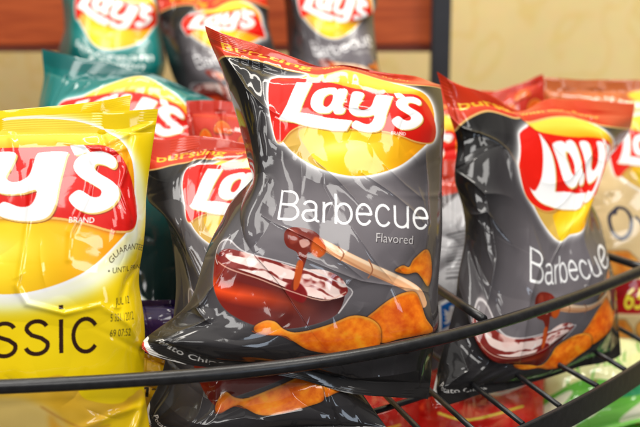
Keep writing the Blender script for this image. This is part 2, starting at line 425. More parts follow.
    A.fill([(298, 262), (304, 262), (300, 284), (294, 288)], (206, 88, 24), .8, soft=.4, sm=5)
    A.fill([(300, 240), (307, 238), (310, 243), (303, 247)], (232, 190, 180), .75, soft=.4, sm=5)
    A.fill([(291, 231), (298, 229), (299, 240), (292, 243)], (150, 62, 46), .7, soft=.8, sm=5)
    # chips
    draw_chip(A, [(392, 269), (400, 264), (407, 266), (412, 258), (424, 248), (430, 252), (433.5, 264), (434, 277), (429, 286), (421, 277), (415, 272), (404, 273)], 61)
    draw_chip(A, [(364, 320), (374, 308), (390, 296), (404, 291), (414, 292), (419, 303), (423, 318), (432, 331), (416, 335), (398, 338), (378, 341)], 31)
    draw_chip(A, [(256, 323), (263, 317), (274, 319), (286, 328), (300, 331), (328, 322), (350, 313), (366, 315), (377, 323), (380, 334), (376, 346), (356, 351), (334, 354), (312, 352), (298, 342), (288, 335.5), (272, 335.5), (260, 331)], 41)
    A.line([(258, 331), (268, 335.5), (284, 335), (296, 341)], 1.0, (170, 66, 8), .7)
    # foot: white sweep, red tip, small serif-like line of text
    A.fill([(190, 366), (210, 372), (230, 382), (300, 384), (445, 384), (445, 410), (190, 410)], (40, 38, 38), .8, soft=2)
    A.fill([(188, 372), (198, 374), (202, 384), (209, 393), (222, 400), (240, 405), (188, 412)], (236, 232, 226), sm=4)
    A.fill([(188, 384), (196, 387), (200, 395), (208, 402), (216, 408), (188, 412)], (196, 44, 18), sm=4)
    A.text('Potato Chips', 0, 0, 11.5, (226, 222, 216), width=62, offset=.004, path=[(210, 379), (219, 386), (230, 391), (246, 394.5), (262, 395.5), (290, 396)])
    A.id[(Y > 396)] = BOTTOM
    return A

def classic(s):
    A = Art(-150, 104, 160, 486, s); X, Y = A.X, A.Y
    A.fillall((240, 206, 4))
    A.img += (A.noise(60, 4, 2) * 5)[..., None] * np.array([1, 1, .2])
    T = affine([(393, 95), (421, 120), (435, 140)], [(68, 152), (117, 192), (128, 228)])
    T = lambda p: np.stack([(np.asarray(p, float)[..., 0] - 421) * 1.77 + 117 + (np.asarray(p, float)[..., 1] - 110) * -.06, (np.asarray(p, float)[..., 1] - 95) * 1.66 + 152 - (np.asarray(p, float)[..., 0] - 407) * .10], -1)
    # soft orange glow and pale ring round the sun
    c = (15, 200)
    A.fill(ell(10, 215, 150, 96, -4), (255, 250, 226), .95, soft=7)
    A.fill(ell(6, 205, 138, 86, -4), (250, 190, 30), 1, soft=6)
    draw_logo(A, T, k=.9, banner=(214, 22, 14))
    A.text('®', 104, 238, 9, (206, 40, 20)); A.text('®', 113, 212, 6, (250, 240, 236))
    strokes(A, 'classic', (-91, 360), (98, 350), 46, 4.2, (46, 20, 8))
    A.text('GUARANTEED FRESH', 0, 0, 9.5, (52, 46, 20), width=92, path=[(108, 268), (117, 259), (130, 254), (150, 252), (180, 256), (214, 270)])
    A.text('• UNTIL PRINTED DATE', 104, 277, 8, (52, 46, 20), width=100, rot=-3)
    A.text('JUL 12', 115, 306, 9.5, (34, 32, 24), width=20, rot=-3, shear=.12)
    A.text('5 351 12012', 108, 321, 10, (34, 32, 24), width=31, rot=-4, shear=.12)
    A.text('69 07:52', 108, 335, 9.5, (34, 32, 24), width=26, rot=-4, shear=.12)
    # potato and chips picture at the foot
    pot = [(-150, 398), (-60, 388), (0, 386), (28, 389), (40, 378), (60, 374), (74, 384), (84, 396), (110, 400), (128, 398), (140, 391), (160, 392), (160, 500), (-150, 500)]
    M = A.mask([smooth_poly(pot, 5)], .6)
    n = A.noise(34, 13, 3)[..., None]
    A.paint(M, np.clip(np.array([226, 176, 44.]) + n * 22, 0, 255), 1, PICTURE)
    A.fill([(-150, 410), (-40, 396), (10, 394), (40, 402), (62, 418), (80, 450), (80, 500), (-150, 500)], (226, 196, 116), .9, soft=3, sm=5)
    A.fill([(48, 410), (60, 424), (90, 436), (92, 470), (56, 450)], (232, 160, 30), .8, soft=3, sm=5)
    A.fill([(100, 424), (130, 406), (165, 398), (165, 500), (92, 500)], (240, 200, 6), .95, soft=2.5, sm=5)
    A.line([(40, 404), (60, 416), (86, 426), (112, 422)], 2, (190, 130, 50), .7, soft=1)
    A.id[Y < 122] = TOP; A.id[Y > 476] = BOTTOM
    return A

def sour_cream(s, words_on=True):
    A = Art(195, 28, 445, 404, s); X, Y = A.X, A.Y
    g = np.interp(Y, [28, 70, 170, 404], [.9, .95, 1.0, .3])[..., None]  # falls off towards the base: shade of the gap put into the colour
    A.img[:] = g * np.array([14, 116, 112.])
    draw_logo(A, ident)
    if words_on:
        A.text('Sour Cream', 272, 200, 24, (238, 244, 240), width=140, offset=-.004, shear=.25, rot=3)
        A.text('& Onion', 310, 221, 22, (238, 244, 240), width=86, offset=-.004, shear=.25, rot=3)
        A.text('Flavored', 356, 248, 11, (220, 230, 226), width=34, rot=4)
    else: A.img *= np.clip((260 - Y) / 80, .35, 1)[..., None]  # wordless version: shade between the bags painted over its lower art
    A.fill(ell(320, 320, 80, 34, 4), (226, 232, 216), 1, soft=1, pid=PICTURE); A.fill(ell(320, 314, 62, 22, 4), (250, 250, 244), 1, soft=1)
    for i in range(14):
        a = i * 2.4; A.line([(300 + 40 * math.cos(a), 314 + 14 * math.sin(a)), (306 + 42 * math.cos(a), 309 + 15 * math.sin(a))], 2, (90, 150, 60))
    draw_chip(A, [(240, 350), (280, 335), (330, 345), (360, 365), (300, 380), (255, 372)], 91, hi=(246, 206, 110), lo=(220, 168, 60))
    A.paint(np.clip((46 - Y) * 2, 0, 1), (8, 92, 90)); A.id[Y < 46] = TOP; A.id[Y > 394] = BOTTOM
    return A

def teal_plain_shaded(s): return sour_cream(s, False)

def oven_baked(s):
    A = Art(195, 28, 445, 404, s); X, Y = A.X, A.Y
    A.img[:] = np.array([226, 198, 146.]) + (A.noise(50, 5, 3) * 7)[..., None]
    draw_logo(A, lambda p: np.asarray(p, float) + (-4, 32))
    b = 78 + 10 * np.sin((X - 195) / 40)
    A.paint(np.clip((b + 2 - Y) * 2, 0, 1), (232, 190, 120)); A.paint(np.clip((b - Y) * 2, 0, 1), np.array([172, 84, 26.]) + (A.noise(24, 6, 2) * 12)[..., None])
    A.id[Y < b] = TOP
    A.fill([(330, 60), (345, 50), (372, 46), (400, 50), (415, 60), (400, 74), (345, 74)], (240, 190, 40), .95, soft=2, sm=5)
    navy = (28, 30, 58)
    # brush-script word, drawn as pen strokes
    A.line(smooth_poly([(262, 229), (254, 240), (256, 258), (266, 264), (277, 255), (281, 238), (276, 226), (266, 225), (262, 233)], 5, False), 4.6, navy, sm=0)
    A.line([(288, 236), (294, 244), (297, 262), (308, 246), (312, 234)], 4.2, navy)
    A.line([(318, 250), (330, 246), (332, 238), (324, 236), (318, 246), (322, 260), (336, 258)], 3.6, navy)
    A.line([(344, 262), (346, 240), (347, 250), (356, 238), (362, 244), (362, 262), (370, 258)], 3.6, navy)
    A.text('Baked', 300, 296, 34, navy, width=90, shear=.3)
    A.fill([(195, 318), (300, 310), (445, 314), (445, 352), (195, 352)], (168, 14, 18), soft=.6)
    A.text('65%', 271, 346, 36, (244, 226, 60), width=62, offset=.012)
    for i, q in enumerate([(215, 300), (262, 292), (330, 372), (270, 374), (215, 372), (400, 376)]):
        draw_chip(A, [(q[0] + 28 * math.cos(t) + 6 * math.sin(3 * t), q[1] + 15 * math.sin(t)) for t in np.linspace(0, 6.28, 9)[:-1]], 120 + i, hi=(246, 178, 80), lo=(214, 118, 30), pid=None)
    A.id[Y > 394] = BOTTOM
    return A

def back_panel(s):
    A = Art(195, 28, 445, 404, s); X, Y = A.X, A.Y
    A.img[:] = np.array([96, 90, 92.])
    A.fill([(195, 20), (445, 20), (445, 66), (195, 70)], (190, 50, 22)); A.id[Y < 66] = TOP
    A.fill([(215, 90), (430, 90), (430, 290), (400, 312), (215, 300)], (196, 196, 200), soft=1, sm=3)
    rng = random.Random(4)
    for i in range(13):
        A.line([(236, 144 + i * 11), (300 + rng.random() * 90, 144 + i * 11)], 2.6 if i % 4 else 4.5, (70, 68, 72), sm=0)
    A.fill([(214, 316), (262, 312), (264, 362), (216, 366)], (240, 242, 244), sm=0)
    A.fill([(220, 322), (256, 319), (258, 355), (222, 359)], (22, 104, 190), sm=0)
    bird = [(227, 350), (234, 349), (229, 344), (233, 343), (227, 337), (231, 337), (227, 330), (237, 336), (240, 336), (241, 330), (247, 328), (251, 330), (253, 333), (250, 336), (248, 346), (240, 353), (232, 353)]
    A.fill(bird, (250, 252, 255), sm=4, pid=PICTURE)
    A.id[Y > 394] = BOTTOM
    return A

def header_bag(s):     # orange-red header printed with chips, black below
    A = Art(195, 28, 445, 404, s); X, Y = A.X, A.Y
    A.img[:] = np.array([52, 46, 44.])
    A.paint(np.clip((128 + 8 * np.sin(X / 30) - Y) * 2, 0, 1), np.array([186, 46, 30.]) + (A.noise(30, 3, 2) * 10)[..., None]); A.id[Y < 120] = TOP
    for i, q in enumerate([(390, 82), (352, 104), (300, 84), (420, 112), (250, 100)]):
        draw_chip(A, [(q[0] + 22 * math.cos(t), q[1] + 12 * math.sin(t) + 4 * math.cos(2 * t)) for t in np.linspace(0, 6.28, 9)[:-1]], 140 + i, hi=(240, 120, 30), lo=(206, 70, 12), pid=None)
    draw_logo(A, lambda p: np.asarray(p, float) + (0, 70)); A.id[Y > 394] = BOTTOM
    return A

def hot_red(s):
    A = Art(195, 28, 445, 404, s); X, Y = A.X, A.Y
    n = A.noise(40, 7, 3)[..., None]
    A.img[:] = np.clip(np.array([176, 22, 16.]) + n * 26, 0, 255)
    A.paint(np.clip((A.noise(16, 9, 3) - .9) * 2, 0, 1), (224, 84, 40), .8); A.paint(np.clip((A.noise(26, 10, 2) - 1) * 2, 0, 1), (96, 8, 10), .8)
    A.fill([(195, 20), (445, 20), (445, 52), (195, 52)], (120, 10, 14)); A.id[Y < 52] = TOP
    A.line([(230, 150), (280, 120), (350, 140), (410, 110)], 7, (236, 214, 206)); A.line([(240, 180), (300, 200), (400, 170)], 5, (240, 190, 60))
    A.id[Y > 394] = BOTTOM
    return A

def green_herb(s):
    A = Art(195, 28, 445, 404, s); X, Y = A.X, A.Y
    A.img[:] = np.clip(np.array([224, 222, 158.]) + A.noise(36, 17, 3)[..., None] * 12, 0, 255)
    A.paint(np.clip((Y - 250 - 16 * np.sin(X / 26)) * .6, 0, 1), (88, 160, 52)); A.paint(np.clip((Y - 330 + 10 * np.sin(X / 30)) * .6, 0, 1), (112, 180, 74))
    rng = random.Random(3)
    for i in range(34):
        x, y = 205 + rng.random() * 230, 70 + rng.random() * 180; a = rng.random() * 2 - 1
        A.line([(x, y), (x + 12 * a, y - 14), (x + 20 * a + 4, y - 30)], 2.2 + rng.random() * 1.6, (72 + rng.random() * 60, 140 + rng.random() * 50, 50), .9)
        for k in range(3): A.fill(ell(x + 9 * k * a, y - 10 * k, 4.5, 2.6, rng.random() * 180, 14), (110, 168, 66), .9)
        if i % 4 == 0: A.fill(ell(x + 5, y + 6, 3, 3, 0, 12), (150, 60, 40), .9)
    for q in [[(200, 300), (250, 262), (262, 270), (214, 330)], [(268, 330), (330, 262), (342, 272), (290, 350)], [(330, 380), (400, 318), (420, 330), (360, 404)], [(210, 380), (260, 340), (270, 352), (230, 400)]]:
        A.fill(q, (238, 240, 196), .9, soft=.8, sm=5)
    A.fill([(300, 290), (345, 268), (420, 280), (440, 310), (360, 316)], (22, 120, 80), .9, sm=5)
    A.fill([(195, 20), (445, 20), (445, 50), (195, 50)], (70, 160, 50)); A.id[Y < 50] = TOP; A.id[Y > 394] = BOTTOM
    return A

def plain_bag(base, top, seed, word=None, ink=(30, 26, 20)):
    def f(s):
        A = Art(195, 28, 445, 404, s); X, Y = A.X, A.Y
        A.img[:] = np.clip(np.array(base, float) + A.noise(40, seed, 3)[..., None] * 9, 0, 255)
        A.paint(np.clip((60 - Y) * 2, 0, 1), top); A.id[Y < 60] = TOP; A.id[Y > 394] = BOTTOM
        if word: A.text(word, 262, 230, 70, ink, width=130, offset=.004)
        return A
    return f

_art = {}
def get_art(fn, s):
    k = (fn, s)
    if k not in _art:
        A = fn(s); A.idm = A.id; A.lin = lin(np.clip(A.img, 0, 255)); _art[k] = A
    return _art[k]

# ------------------------------------------------------------------ bags
def tps(src, dst):
    s = np.asarray(src, float); sc = 100.0; s = s / sc; n = len(s)
    def U(r2): return .5 * r2 * np.log(r2 + 1e-12)
    K = U(((s[:, None] - s[None]) ** 2).sum(-1)) + np.eye(n) * 2e-4
    Pm = np.c_[np.ones(n), s]; L = np.zeros((n + 3, n + 3)); L[:n, :n] = K; L[:n, n:] = Pm; L[n:, :n] = Pm.T
    w = np.linalg.solve(L, np.r_[np.asarray(dst, float), np.zeros((3, np.shape(dst)[1]))])
    def f(x, y):
        x = np.asarray(x) / sc; y = np.asarray(y) / sc
        out = w[n] + x[..., None] * w[n + 1] + y[..., None] * w[n + 2]
        for i in range(n):
            out = out + U((x - s[i, 0]) ** 2 + (y - s[i, 1]) ** 2)[..., None] * w[i]
        return out
    return f

def seg_dist(x, y, pts):
    """distance to a polyline, signed side, and parameter along it"""
    best = np.full(x.shape, 1e9); side = np.zeros(x.shape); par = np.zeros(x.shape); n = len(pts) - 1
    for i in range(n):
        (ax, ay), (bx, by) = pts[i], pts[i + 1]
        dx, dy = bx - ax, by - ay; l2 = dx * dx + dy * dy
        t = np.clip(((x - ax) * dx + (y - ay) * dy) / l2, 0, 1)
        d = np.hypot(x - ax - t * dx, y - ay - t * dy)
        m = d < best
        best = np.where(m, d, best); side = np.where(m, np.sign(dx * (y - ay) - dy * (x - ax)), side); par = np.where(m, (i + t) / n, par)
    return best, side, par

def tag(o, label=None, cat=None, group=None, kind=None):
    if label: o['label'] = label
    if cat: o['category'] = cat
    if group: o['group'] = group
    if kind: o['kind'] = kind
    return o

def link(name, me, mat=None, parent=None):
    o = bpy.data.objects.new(name, me); COL.objects.link(o)
    if mat and not me.materials: me.materials.append(mat)
    if parent: o.parent = parent
    return o

def empty(name, loc):
    o = bpy.data.objects.new(name, None); COL.objects.link(o); o.location = loc; o.empty_display_size = .02
    bpy.context.view_layer.update()
    return o

def grid_mesh(name, V, faces, col=None, flip=False):
    me = bpy.data.meshes.new(name)
    used, inv = np.unique(faces, return_inverse=True); f = inv.reshape(-1, 4)
    if flip: f = f[:, ::-1]
    v = V[used]
    me.vertices.add(len(v)); me.vertices.foreach_set('co', np.ascontiguousarray(v, np.float32).ravel())
    me.loops.add(f.size); me.loops.foreach_set('vertex_index', np.ascontiguousarray(f, np.int32).ravel())
    me.polygons.add(len(f)); me.polygons.foreach_set('loop_start', np.arange(0, f.size, 4, dtype=np.int32))
    me.polygons.foreach_set('use_smooth', np.ones(len(f), bool))
    me.update(calc_edges=True)
    if col is not None:
        a = me.color_attributes.new('print', 'FLOAT_COLOR', 'POINT')
        c = np.ones((len(v), 4), np.float32); c[:, :3] = col[used]; a.data.foreach_set('color', c.ravel())
    return me

PARTNAMES = {BODY: 'front_film', TOP: 'top_seal', BOTTOM: 'bottom_seal', LOGO: 'logo', LETTER: 'lettering', PICTURE: 'printed_picture'}
def make_bag(label, art, s, ctrl, mat, seed=1, res=2.0, bulge=.026, wrinkle=.16, flip=False, creases=(), group=None, thick=.6, gain=1.0, parts=True, name='chip_bag', cat='chip bag', ripple=.0012, lines=10, fold=.0016, foldside=0, crimp=1.0, cusps=()):
    A = get_art(art, s); x0, y0, x1, y1 = A.rect
    nx, ny = int((x1 - x0) * res) + 1, int((y1 - y0) * res) + 1
    gx, gy = np.meshgrid(np.linspace(x0, x1, nx), np.linspace(y0, y1, ny))
    c = np.asarray(ctrl, float)
    f = tps(c[:, :2], c[:, 2:])
    q = 5; cx, cy = np.meshgrid(np.linspace(x0, x1, nx // q + 2), np.linspace(y0, y1, ny // q + 2))
    w = f(cx, cy)
    ww = bilin(w, (gy - y0) / (y1 - y0) * (cy.shape[0] - 1), (gx - x0) / (x1 - x0) * (cx.shape[1] - 1))
    for k in range(3): ww[..., k] = cub(np.pad(w[..., k], 1, mode='reflect', reflect_type='odd'), (gy - y0) / (y1 - y0) * (cy.shape[0] - 1) + 1, (gx - x0) / (x1 - x0) * (cx.shape[1] - 1) + 1)
    for (cy_, off, hw) in cusps:      # sharp nick where the film doubles over at the left seam
        ww[..., 0] += off * np.clip(1 - np.abs(gy - cy_) / hw, 0, 1) ** 1.4 * np.clip(1 - (gx - x0) / 46, 0, 1) ** 1.5
    B = P(ww[..., 0], ww[..., 1], ww[..., 2])
    N = np.cross(np.gradient(B, axis=1), np.gradient(B, axis=0))
    N /= np.linalg.norm(N, axis=-1, keepdims=True) + 1e-12
    cam = np.array([0, 0, HC]) - B
    N *= np.sign((N * cam).sum(-1, keepdims=True))
    cd = cam[ny // 2, nx // 2]; cd = cd / np.linalg.norm(cd); N = N * 0 + cd   # the pillow swells out of its shelf slot, towards the aisle
    u, v = (gx - x0) / (x1 - x0), (gy - y0) / (y1 - y0)
    W = np.linalg.norm(B[ny // 2, -1] - B[ny // 2, 0])
    vv = np.clip((v - .07) / .88, 0, 1)
    dome = (1 - np.abs(2 * u - 1) ** 2.6) ** .75 * np.clip(np.sin(np.pi * vv), 0, 1) ** .55
    Z = bulge * dome
    D = crumple(seed); D = D[:, ::-1] if flip else D
    Z = Z + D_scale(D, u, v) * W * wrinkle
    # small gathers running out of both seals and both side seams
    rng = np.random.default_rng(seed * 7 + 3)
    for i in range(26):
        uu = rng.random(); top = rng.random() < .6; L = .05 + .12 * rng.random(); wd = .006 + .012 * rng.random(); sl = (rng.random() - .5) * .5
        dv = (v - .075) if top else (.95 - v)
        Z = Z + ripple * rng.normal() * np.exp(-((u - uu - sl * dv) / wd) ** 2) * np.exp(-np.clip(dv, 0, 9) / L) * (dv > -.02) * np.clip((dv + .02) / .03, 0, 1)
    for i in range(14):
        v0 = .12 + .76 * rng.random(); left = rng.random() < .5; L = .05 + .08 * rng.random(); wd = .004 + .008 * rng.random(); sl = (rng.random() - .5) * .8
        du = u if left else 1 - u
        Z = Z + ripple * .9 * rng.normal() * np.exp(-((v - v0 - sl * du) / wd) ** 2) * np.exp(-du / L) * np.clip(du / .02, 0, 1)
    # broad folded facets and fine sharp crinkle lines
    win = np.clip(np.minimum(u, 1 - u) / .1, 0, 1) * np.clip(np.minimum(v - .075, .95 - v) / .08, 0, 1)
    if foldside: win = win * np.clip(1.5 - 2.6 * u, .35, 1.6)
    g1 = cub(rng.normal(0, 1, (13, 10)), v * 8 + 2 + .4 * u, u * 5 + 2 + .5 * v); g2 = cub(rng.normal(0, 1, (20, 15)), v * 15 + 2 - .6 * u, u * 10 + 2 + .6 * v)
    Z = Z + fold * win * (2.2 * np.abs(g1) + .45 * np.abs(g2))
    for i in range(lines):
        ax, ay = x0 + (x1 - x0) * (.1 + .8 * rng.random()), y0 + (y1 - y0) * (.12 + .8 * rng.random())
        ang = rng.choice([.9, 1.9, .5, 1.4]) + rng.normal() * .3; L_ = 14 + 44 * rng.random() ** 1.5; cv = rng.normal() * .35
        pts = [(ax, ay)]
        for k in range(3):
            pts.append((pts[-1][0] + L_ / 3 * math.cos(ang), pts[-1][1] + L_ / 3 * math.sin(ang))); ang += cv
        bx0, bx1 = min(q[0] for q in pts) - 14, max(q[0] for q in pts) + 14; by0, by1 = min(q[1] for q in pts) - 14, max(q[1] for q in pts) + 14
        i0, i1 = int(max(0, (bx0 - x0) * res)), int(min(nx, (bx1 - x0) * res)); j0, j1 = int(max(0, (by0 - y0) * res)), int(min(ny, (by1 - y0) * res))
        if i1 - i0 < 3 or j1 - j0 < 3: continue
        d, side, par = seg_dist(gx[j0:j1, i0:i1], gy[j0:j1, i0:i1], pts)
        wd = 1.8 + 3.6 * rng.random(); am = (.0005 + .0009 * rng.random()) * (1 if rng.random() < .7 else -1)
        Z[j0:j1, i0:i1] += am * np.sin(np.pi * np.clip(par * .94 + .03, 0, 1)) * np.exp(-d / wd) * np.clip((14 - d) / 6, 0, 1) * np.clip(win[j0:j1, i0:i1] * 2, 0, 1)
    # crimped heat seals
    seal = np.clip((.06 - v) / .015, 0, 1) + np.clip((v - .965) / .012, 0, 1)
    Z = Z + seal * crimp * (.00012 * np.sin(gy * 2 * np.pi / 3.2) + .0016 * np.sin(u * 21 + seed) * np.sin(u * 8.3 + 2 * seed))
    for cr in creases:
        pts, amp, wd, kind = cr
        d, side, par = seg_dist(gx, gy, pts)
        env = np.sin(np.pi * np.clip(par * .9 + .05, 0, 1)) ** .5
        if kind == 'v': Z = Z + amp * env * np.exp(-d / wd)
        elif kind == 'g': Z = Z + amp * env * np.exp(-(d / wd) ** 2)
        elif kind == 's': Z = Z + amp * env * np.where(side > 0, np.exp(-d / (wd * 5)), np.exp(-d / (wd * .6)))
        elif kind == 't': Z = Z + amp * env * (side * (1 - np.exp(-d / wd))) * np.exp(-d / (wd * 9))
    V = (B + N * Z[..., None]).reshape(-1, 3)
    # colour lookup
    s_ = A.s; r = max(0, int(round(s_ / res / 2 - .5)))
    L = A.lin if r == 0 else blur1(blur1(A.lin, r, 0), r, 1)
    colr = np.minimum(bilin(L, (gy - y0) * s_ - .5, (gx - x0) * s_ - .5).reshape(-1, 3) * gain, .88)
    ids = A.idm[np.clip(((gy[:-1, :-1] + .5 / res - y0) * s_).astype(int), 0, A.h - 1), np.clip(((gx[:-1, :-1] + .5 / res - x0) * s_).astype(int), 0, A.w - 1)].ravel()
    I = np.arange(nx * ny).reshape(ny, nx)
    Fq = np.stack([I[:-1, :-1], I[1:, :-1], I[1:, 1:], I[:-1, 1:]], -1).reshape(-1, 4)
    cen = V.reshape(ny, nx, 3)[-1, nx // 2]
    root = empty(name, Vector(cen)); V = V - np.array(root.location)
    tag(root, label, cat, group)
    if not parts: ids = np.where((ids == TOP), TOP, BODY)
    made = {}
    for pid in (BODY, TOP, BOTTOM, LOGO, LETTER, PICTURE):
        sel = Fq[ids == pid]
        if len(sel) == 0: continue
        par = root
        if pid == LETTER and LOGO in made: par = made[LOGO]
        if pid == PICTURE: par = made[BODY]
        made[pid] = link(PARTNAMES[pid], grid_mesh(PARTNAMES[pid], V, sel, colr), mat, par)
    # back film: a slacker, coarser sheet closed against the same edge
    st = 4; iy = np.unique(np.r_[np.arange(0, ny, st), ny - 1]); ix = np.unique(np.r_[np.arange(0, nx, st), nx - 1])
    Vb = (B - N * (bulge * thick * dome)[..., None] - N * .0001)[np.ix_(iy, ix)]
    Vb[0] = V.reshape(ny, nx, 3)[0][ix] + np.array(root.location); Vb[-1] = V.reshape(ny, nx, 3)[-1][ix] + np.array(root.location)
    Vb[:, 0] = V.reshape(ny, nx, 3)[iy, 0] + np.array(root.location); Vb[:, -1] = V.reshape(ny, nx, 3)[iy, -1] + np.array(root.location)
    cb = np.repeat(np.median(colr.reshape(ny, nx, 3)[iy][:, [nx // 2, -12, -9, -5, -3]], axis=1)[:, None], len(ix), 1).reshape(-1, 3)
    I = np.arange(len(iy) * len(ix)).reshape(len(iy), len(ix))
    Fb = np.stack([I[:-1, :-1], I[:-1, 1:], I[1:, 1:], I[1:, :-1]], -1).reshape(-1, 4)
    link('back_film', grid_mesh('back_film', Vb.reshape(-1, 3) - np.array(root.location), Fb, cb), mat, root)
    return root
def D_scale(D, u, v):
    return cub(D, v * (D.shape[0] - 1), u * (D.shape[1] - 1))
#@@SCENE
film = film_material('glossy_printed_film')
film_far = film_material('glossy_printed_film_far', rough=.34, coat=.6, coat_rough=.12)

def ctrl(rows, d0, slope=0.0, xslope=0.0, xref=320, yref=215):
    """rows of (art x, art y, photo x, photo y[, extra depth]) on a sheet that leans back by slope per photo pixel"""
    return [(r[0], r[1], r[2], r[3], d0 + slope * (yref - r[3]) + xslope * (r[2] - xref) + (r[4] if len(r) > 4 else 0)) for r in rows]

# --- the grey bag in front
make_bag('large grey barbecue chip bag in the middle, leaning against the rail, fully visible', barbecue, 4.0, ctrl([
    (195, 28, 205, 26, .02), (215, 28, 219, 32), (240, 28, 246, 41), (262, 28, 266, 47), (300, 28, 303, 61), (322, 28, 322, 67), (345, 28, 342, 65), (372, 28, 370, 70), (400, 28, 398, 74), (424, 28, 419, 77, .01), (445, 28, 437, 84, .03),
    (195, 76, 218, 61, .012), (222, 63, 228, 56), (268, 64, 268, 63), (300, 72, 303, 74), (322, 76, 322, 77), (345, 70, 345, 71), (372, 67, 372, 78), (400, 68, 398, 84), (425, 72, 423, 86), (445, 80, 441, 89, .02),
    (195, 120, 233, 105, .012), (195, 150, 243, 140, .012), (195, 178, 248, 168, .014), (195, 193, 246, 181, .018), (195, 205, 234, 196, .014), (195, 228, 221, 221, .008), (195, 270, 203, 262, .008), (195, 310, 189, 302, .006), (195, 345, 164, 324, .012), (195, 376, 146, 338, .012), (195, 404, 142, 348, .012),
    (445, 110, 444, 112, .012), (445, 150, 443, 150, .012), (445, 200, 442, 200, .012), (445, 250, 441, 250, .012), (445, 300, 438, 300, .012), (445, 345, 434, 345, .012), (445, 380, 431, 378, .012), (445, 404, 428, 399, .014),
    (215, 404, 152, 355, .01), (235, 404, 180, 363, .008), (262, 404, 215, 368, .006), (300, 404, 290, 377, .004), (340, 404, 340, 391, .002), (386, 404, 386, 397, .002),
    (276, 84, 276, 84), (272, 128, 273, 126), (350, 90, 350, 90), (434, 128, 434, 127), (366, 178, 362, 177), (282, 140, 282, 141),
    (278, 216, 278, 217), (427, 226, 427, 229), (350, 200, 350, 202), (222, 245, 222, 245), (216, 280, 214, 282), (260, 280, 260, 280), (345, 287, 345, 288), (300, 300, 300, 299),
    (256, 323, 257, 323), (320, 350, 320, 347), (380, 335, 380, 334), (432, 331, 432, 330), (412, 262, 412, 262), (300, 240, 300, 240),
    (240, 345, 215, 332), (225, 385, 168, 345), (262, 385, 215, 359)], .826, .0002, .0003, 320), film, seed=1, res=2.1, bulge=.024, wrinkle=.17, lines=24, fold=.0018, ripple=.0009, cusps=((190, 5.0, 24),),
    creases=[
        ([(186, 182), (215, 203), (240, 226), (258, 252)], -.0062, 8, 's'), ([(243, 95), (244, 130), (240, 168)], .0016, 4, 'v'),
        ([(262, 215), (310, 238), (345, 262), (362, 276)], .0012, 1.6, 'v'), ([(350, 225), (375, 262), (392, 282)], .0012, 1.6, 'v'),
        ([(316, 158), (340, 180), (362, 206)], .0016, 2.4, 'v'), ([(365, 175), (390, 192), (410, 208), (424, 222)], .0018, 2.2, 'v'), ([(386, 168), (405, 186), (424, 200)], .0014, 2, 'v'),
        ([(425, 150), (428, 185), (427, 220), (424, 250)], .0022, 2.4, 'v'), ([(418, 188), (424, 205), (427, 222)], .0014, 2, 'v'),
        ([(228, 66), (262, 74), (300, 80)], -.003, 5, 'g'), ([(215, 62), (238, 98), (262, 112), (290, 122)], .0026, 5, 'v'),
        ([(258, 118), (252, 138), (256, 160)], .0016, 3, 'v'), ([(300, 255), (360, 278), (430, 292)], .0014, 2, 'v'),
        ([(214, 285), (206, 312), (226, 328)], .003, 4, 'v'), ([(200, 300), (222, 322), (216, 350)], .0018, 3, 'v'), ([(232, 262), (212, 290), (200, 320)], .0018, 2, 'v'),
        ([(300, 372), (350, 384), (420, 372)], .002, 5, 'v'), ([(250, 372), (330, 392), (400, 390)], -.002, 6, 'g'), ([(430, 300), (432, 340), (428, 390)], .0014, 2, 'v')],
    group='grey barbecue chip bags')

# --- the yellow bag at the left edge
make_bag('large bright yellow classic chip bag with a printed date code at the left', classic, 3.4, ctrl([
    (-150, 104, -150, 132), (-60, 104, -60, 124), (0, 104, 0, 118), (60, 104, 60, 114), (120, 104, 120, 111), (160, 104, 158, 109, .01),
    (160, 150, 152, 150, .012), (160, 200, 146, 200, .012), (160, 240, 144, 240, .012), (160, 290, 139, 283, .012), (160, 340, 145, 340, .012), (160, 380, 144, 385, .012), (160, 430, 150, 430, .012), (160, 486, 152, 486, .012),
    (-150, 200, -152, 200, .012), (-150, 300, -154, 300, .012), (-150, 400, -152, 400, .012), (-150, 486, -146, 486, .012), (0, 486, 0, 492), (80, 486, 80, 490),
    (68, 152, 68, 152), (117, 180, 117, 180), (128, 228, 128, 226), (0, 236, 0, 236), (0, 150, 0, 150), (90, 350, 90, 350), (0, 350, 0, 350), (140, 320, 133, 320), (60, 420, 60, 420), (-80, 300, -80, 300)], .768, .00008), film, seed=2, res=1.9, bulge=.022, wrinkle=.07, lines=16, fold=.0013, crimp=.3,
    creases=[([(82, 142), (92, 168), (82, 200), (64, 236), (62, 262)], .0016, 3.2, 'g'), ([(58, 141), (86, 147), (112, 152), (128, 148)], .0015, 3, 'g'), ([(32, 165), (26, 220), (16, 280), (14, 292)], .0014, 2.4, 'g'),
        ([(92, 150), (120, 135), (156, 122)], .0018, 4, 'g'), ([(120, 150), (135, 200), (150, 262)], .002, 6, 'g'), ([(14, 286), (24, 304), (60, 314), (96, 306)], .0015, 3, 'g'), ([(130, 160), (118, 190), (130, 222)], .0014, 3, 'g'),
        ([(100, 308), (130, 322), (158, 350)], .0016, 4, 'g'), ([(158, 270), (132, 286), (120, 306)], -.0018, 5, 'g'), ([(-60, 150), (-40, 240), (-60, 340)], .003, 9, 'g'), ([(70, 430), (120, 410), (158, 400)], .0016, 4, 'g'), ([(158, 395), (140, 430), (150, 470)], .0026, 5, 'g')])

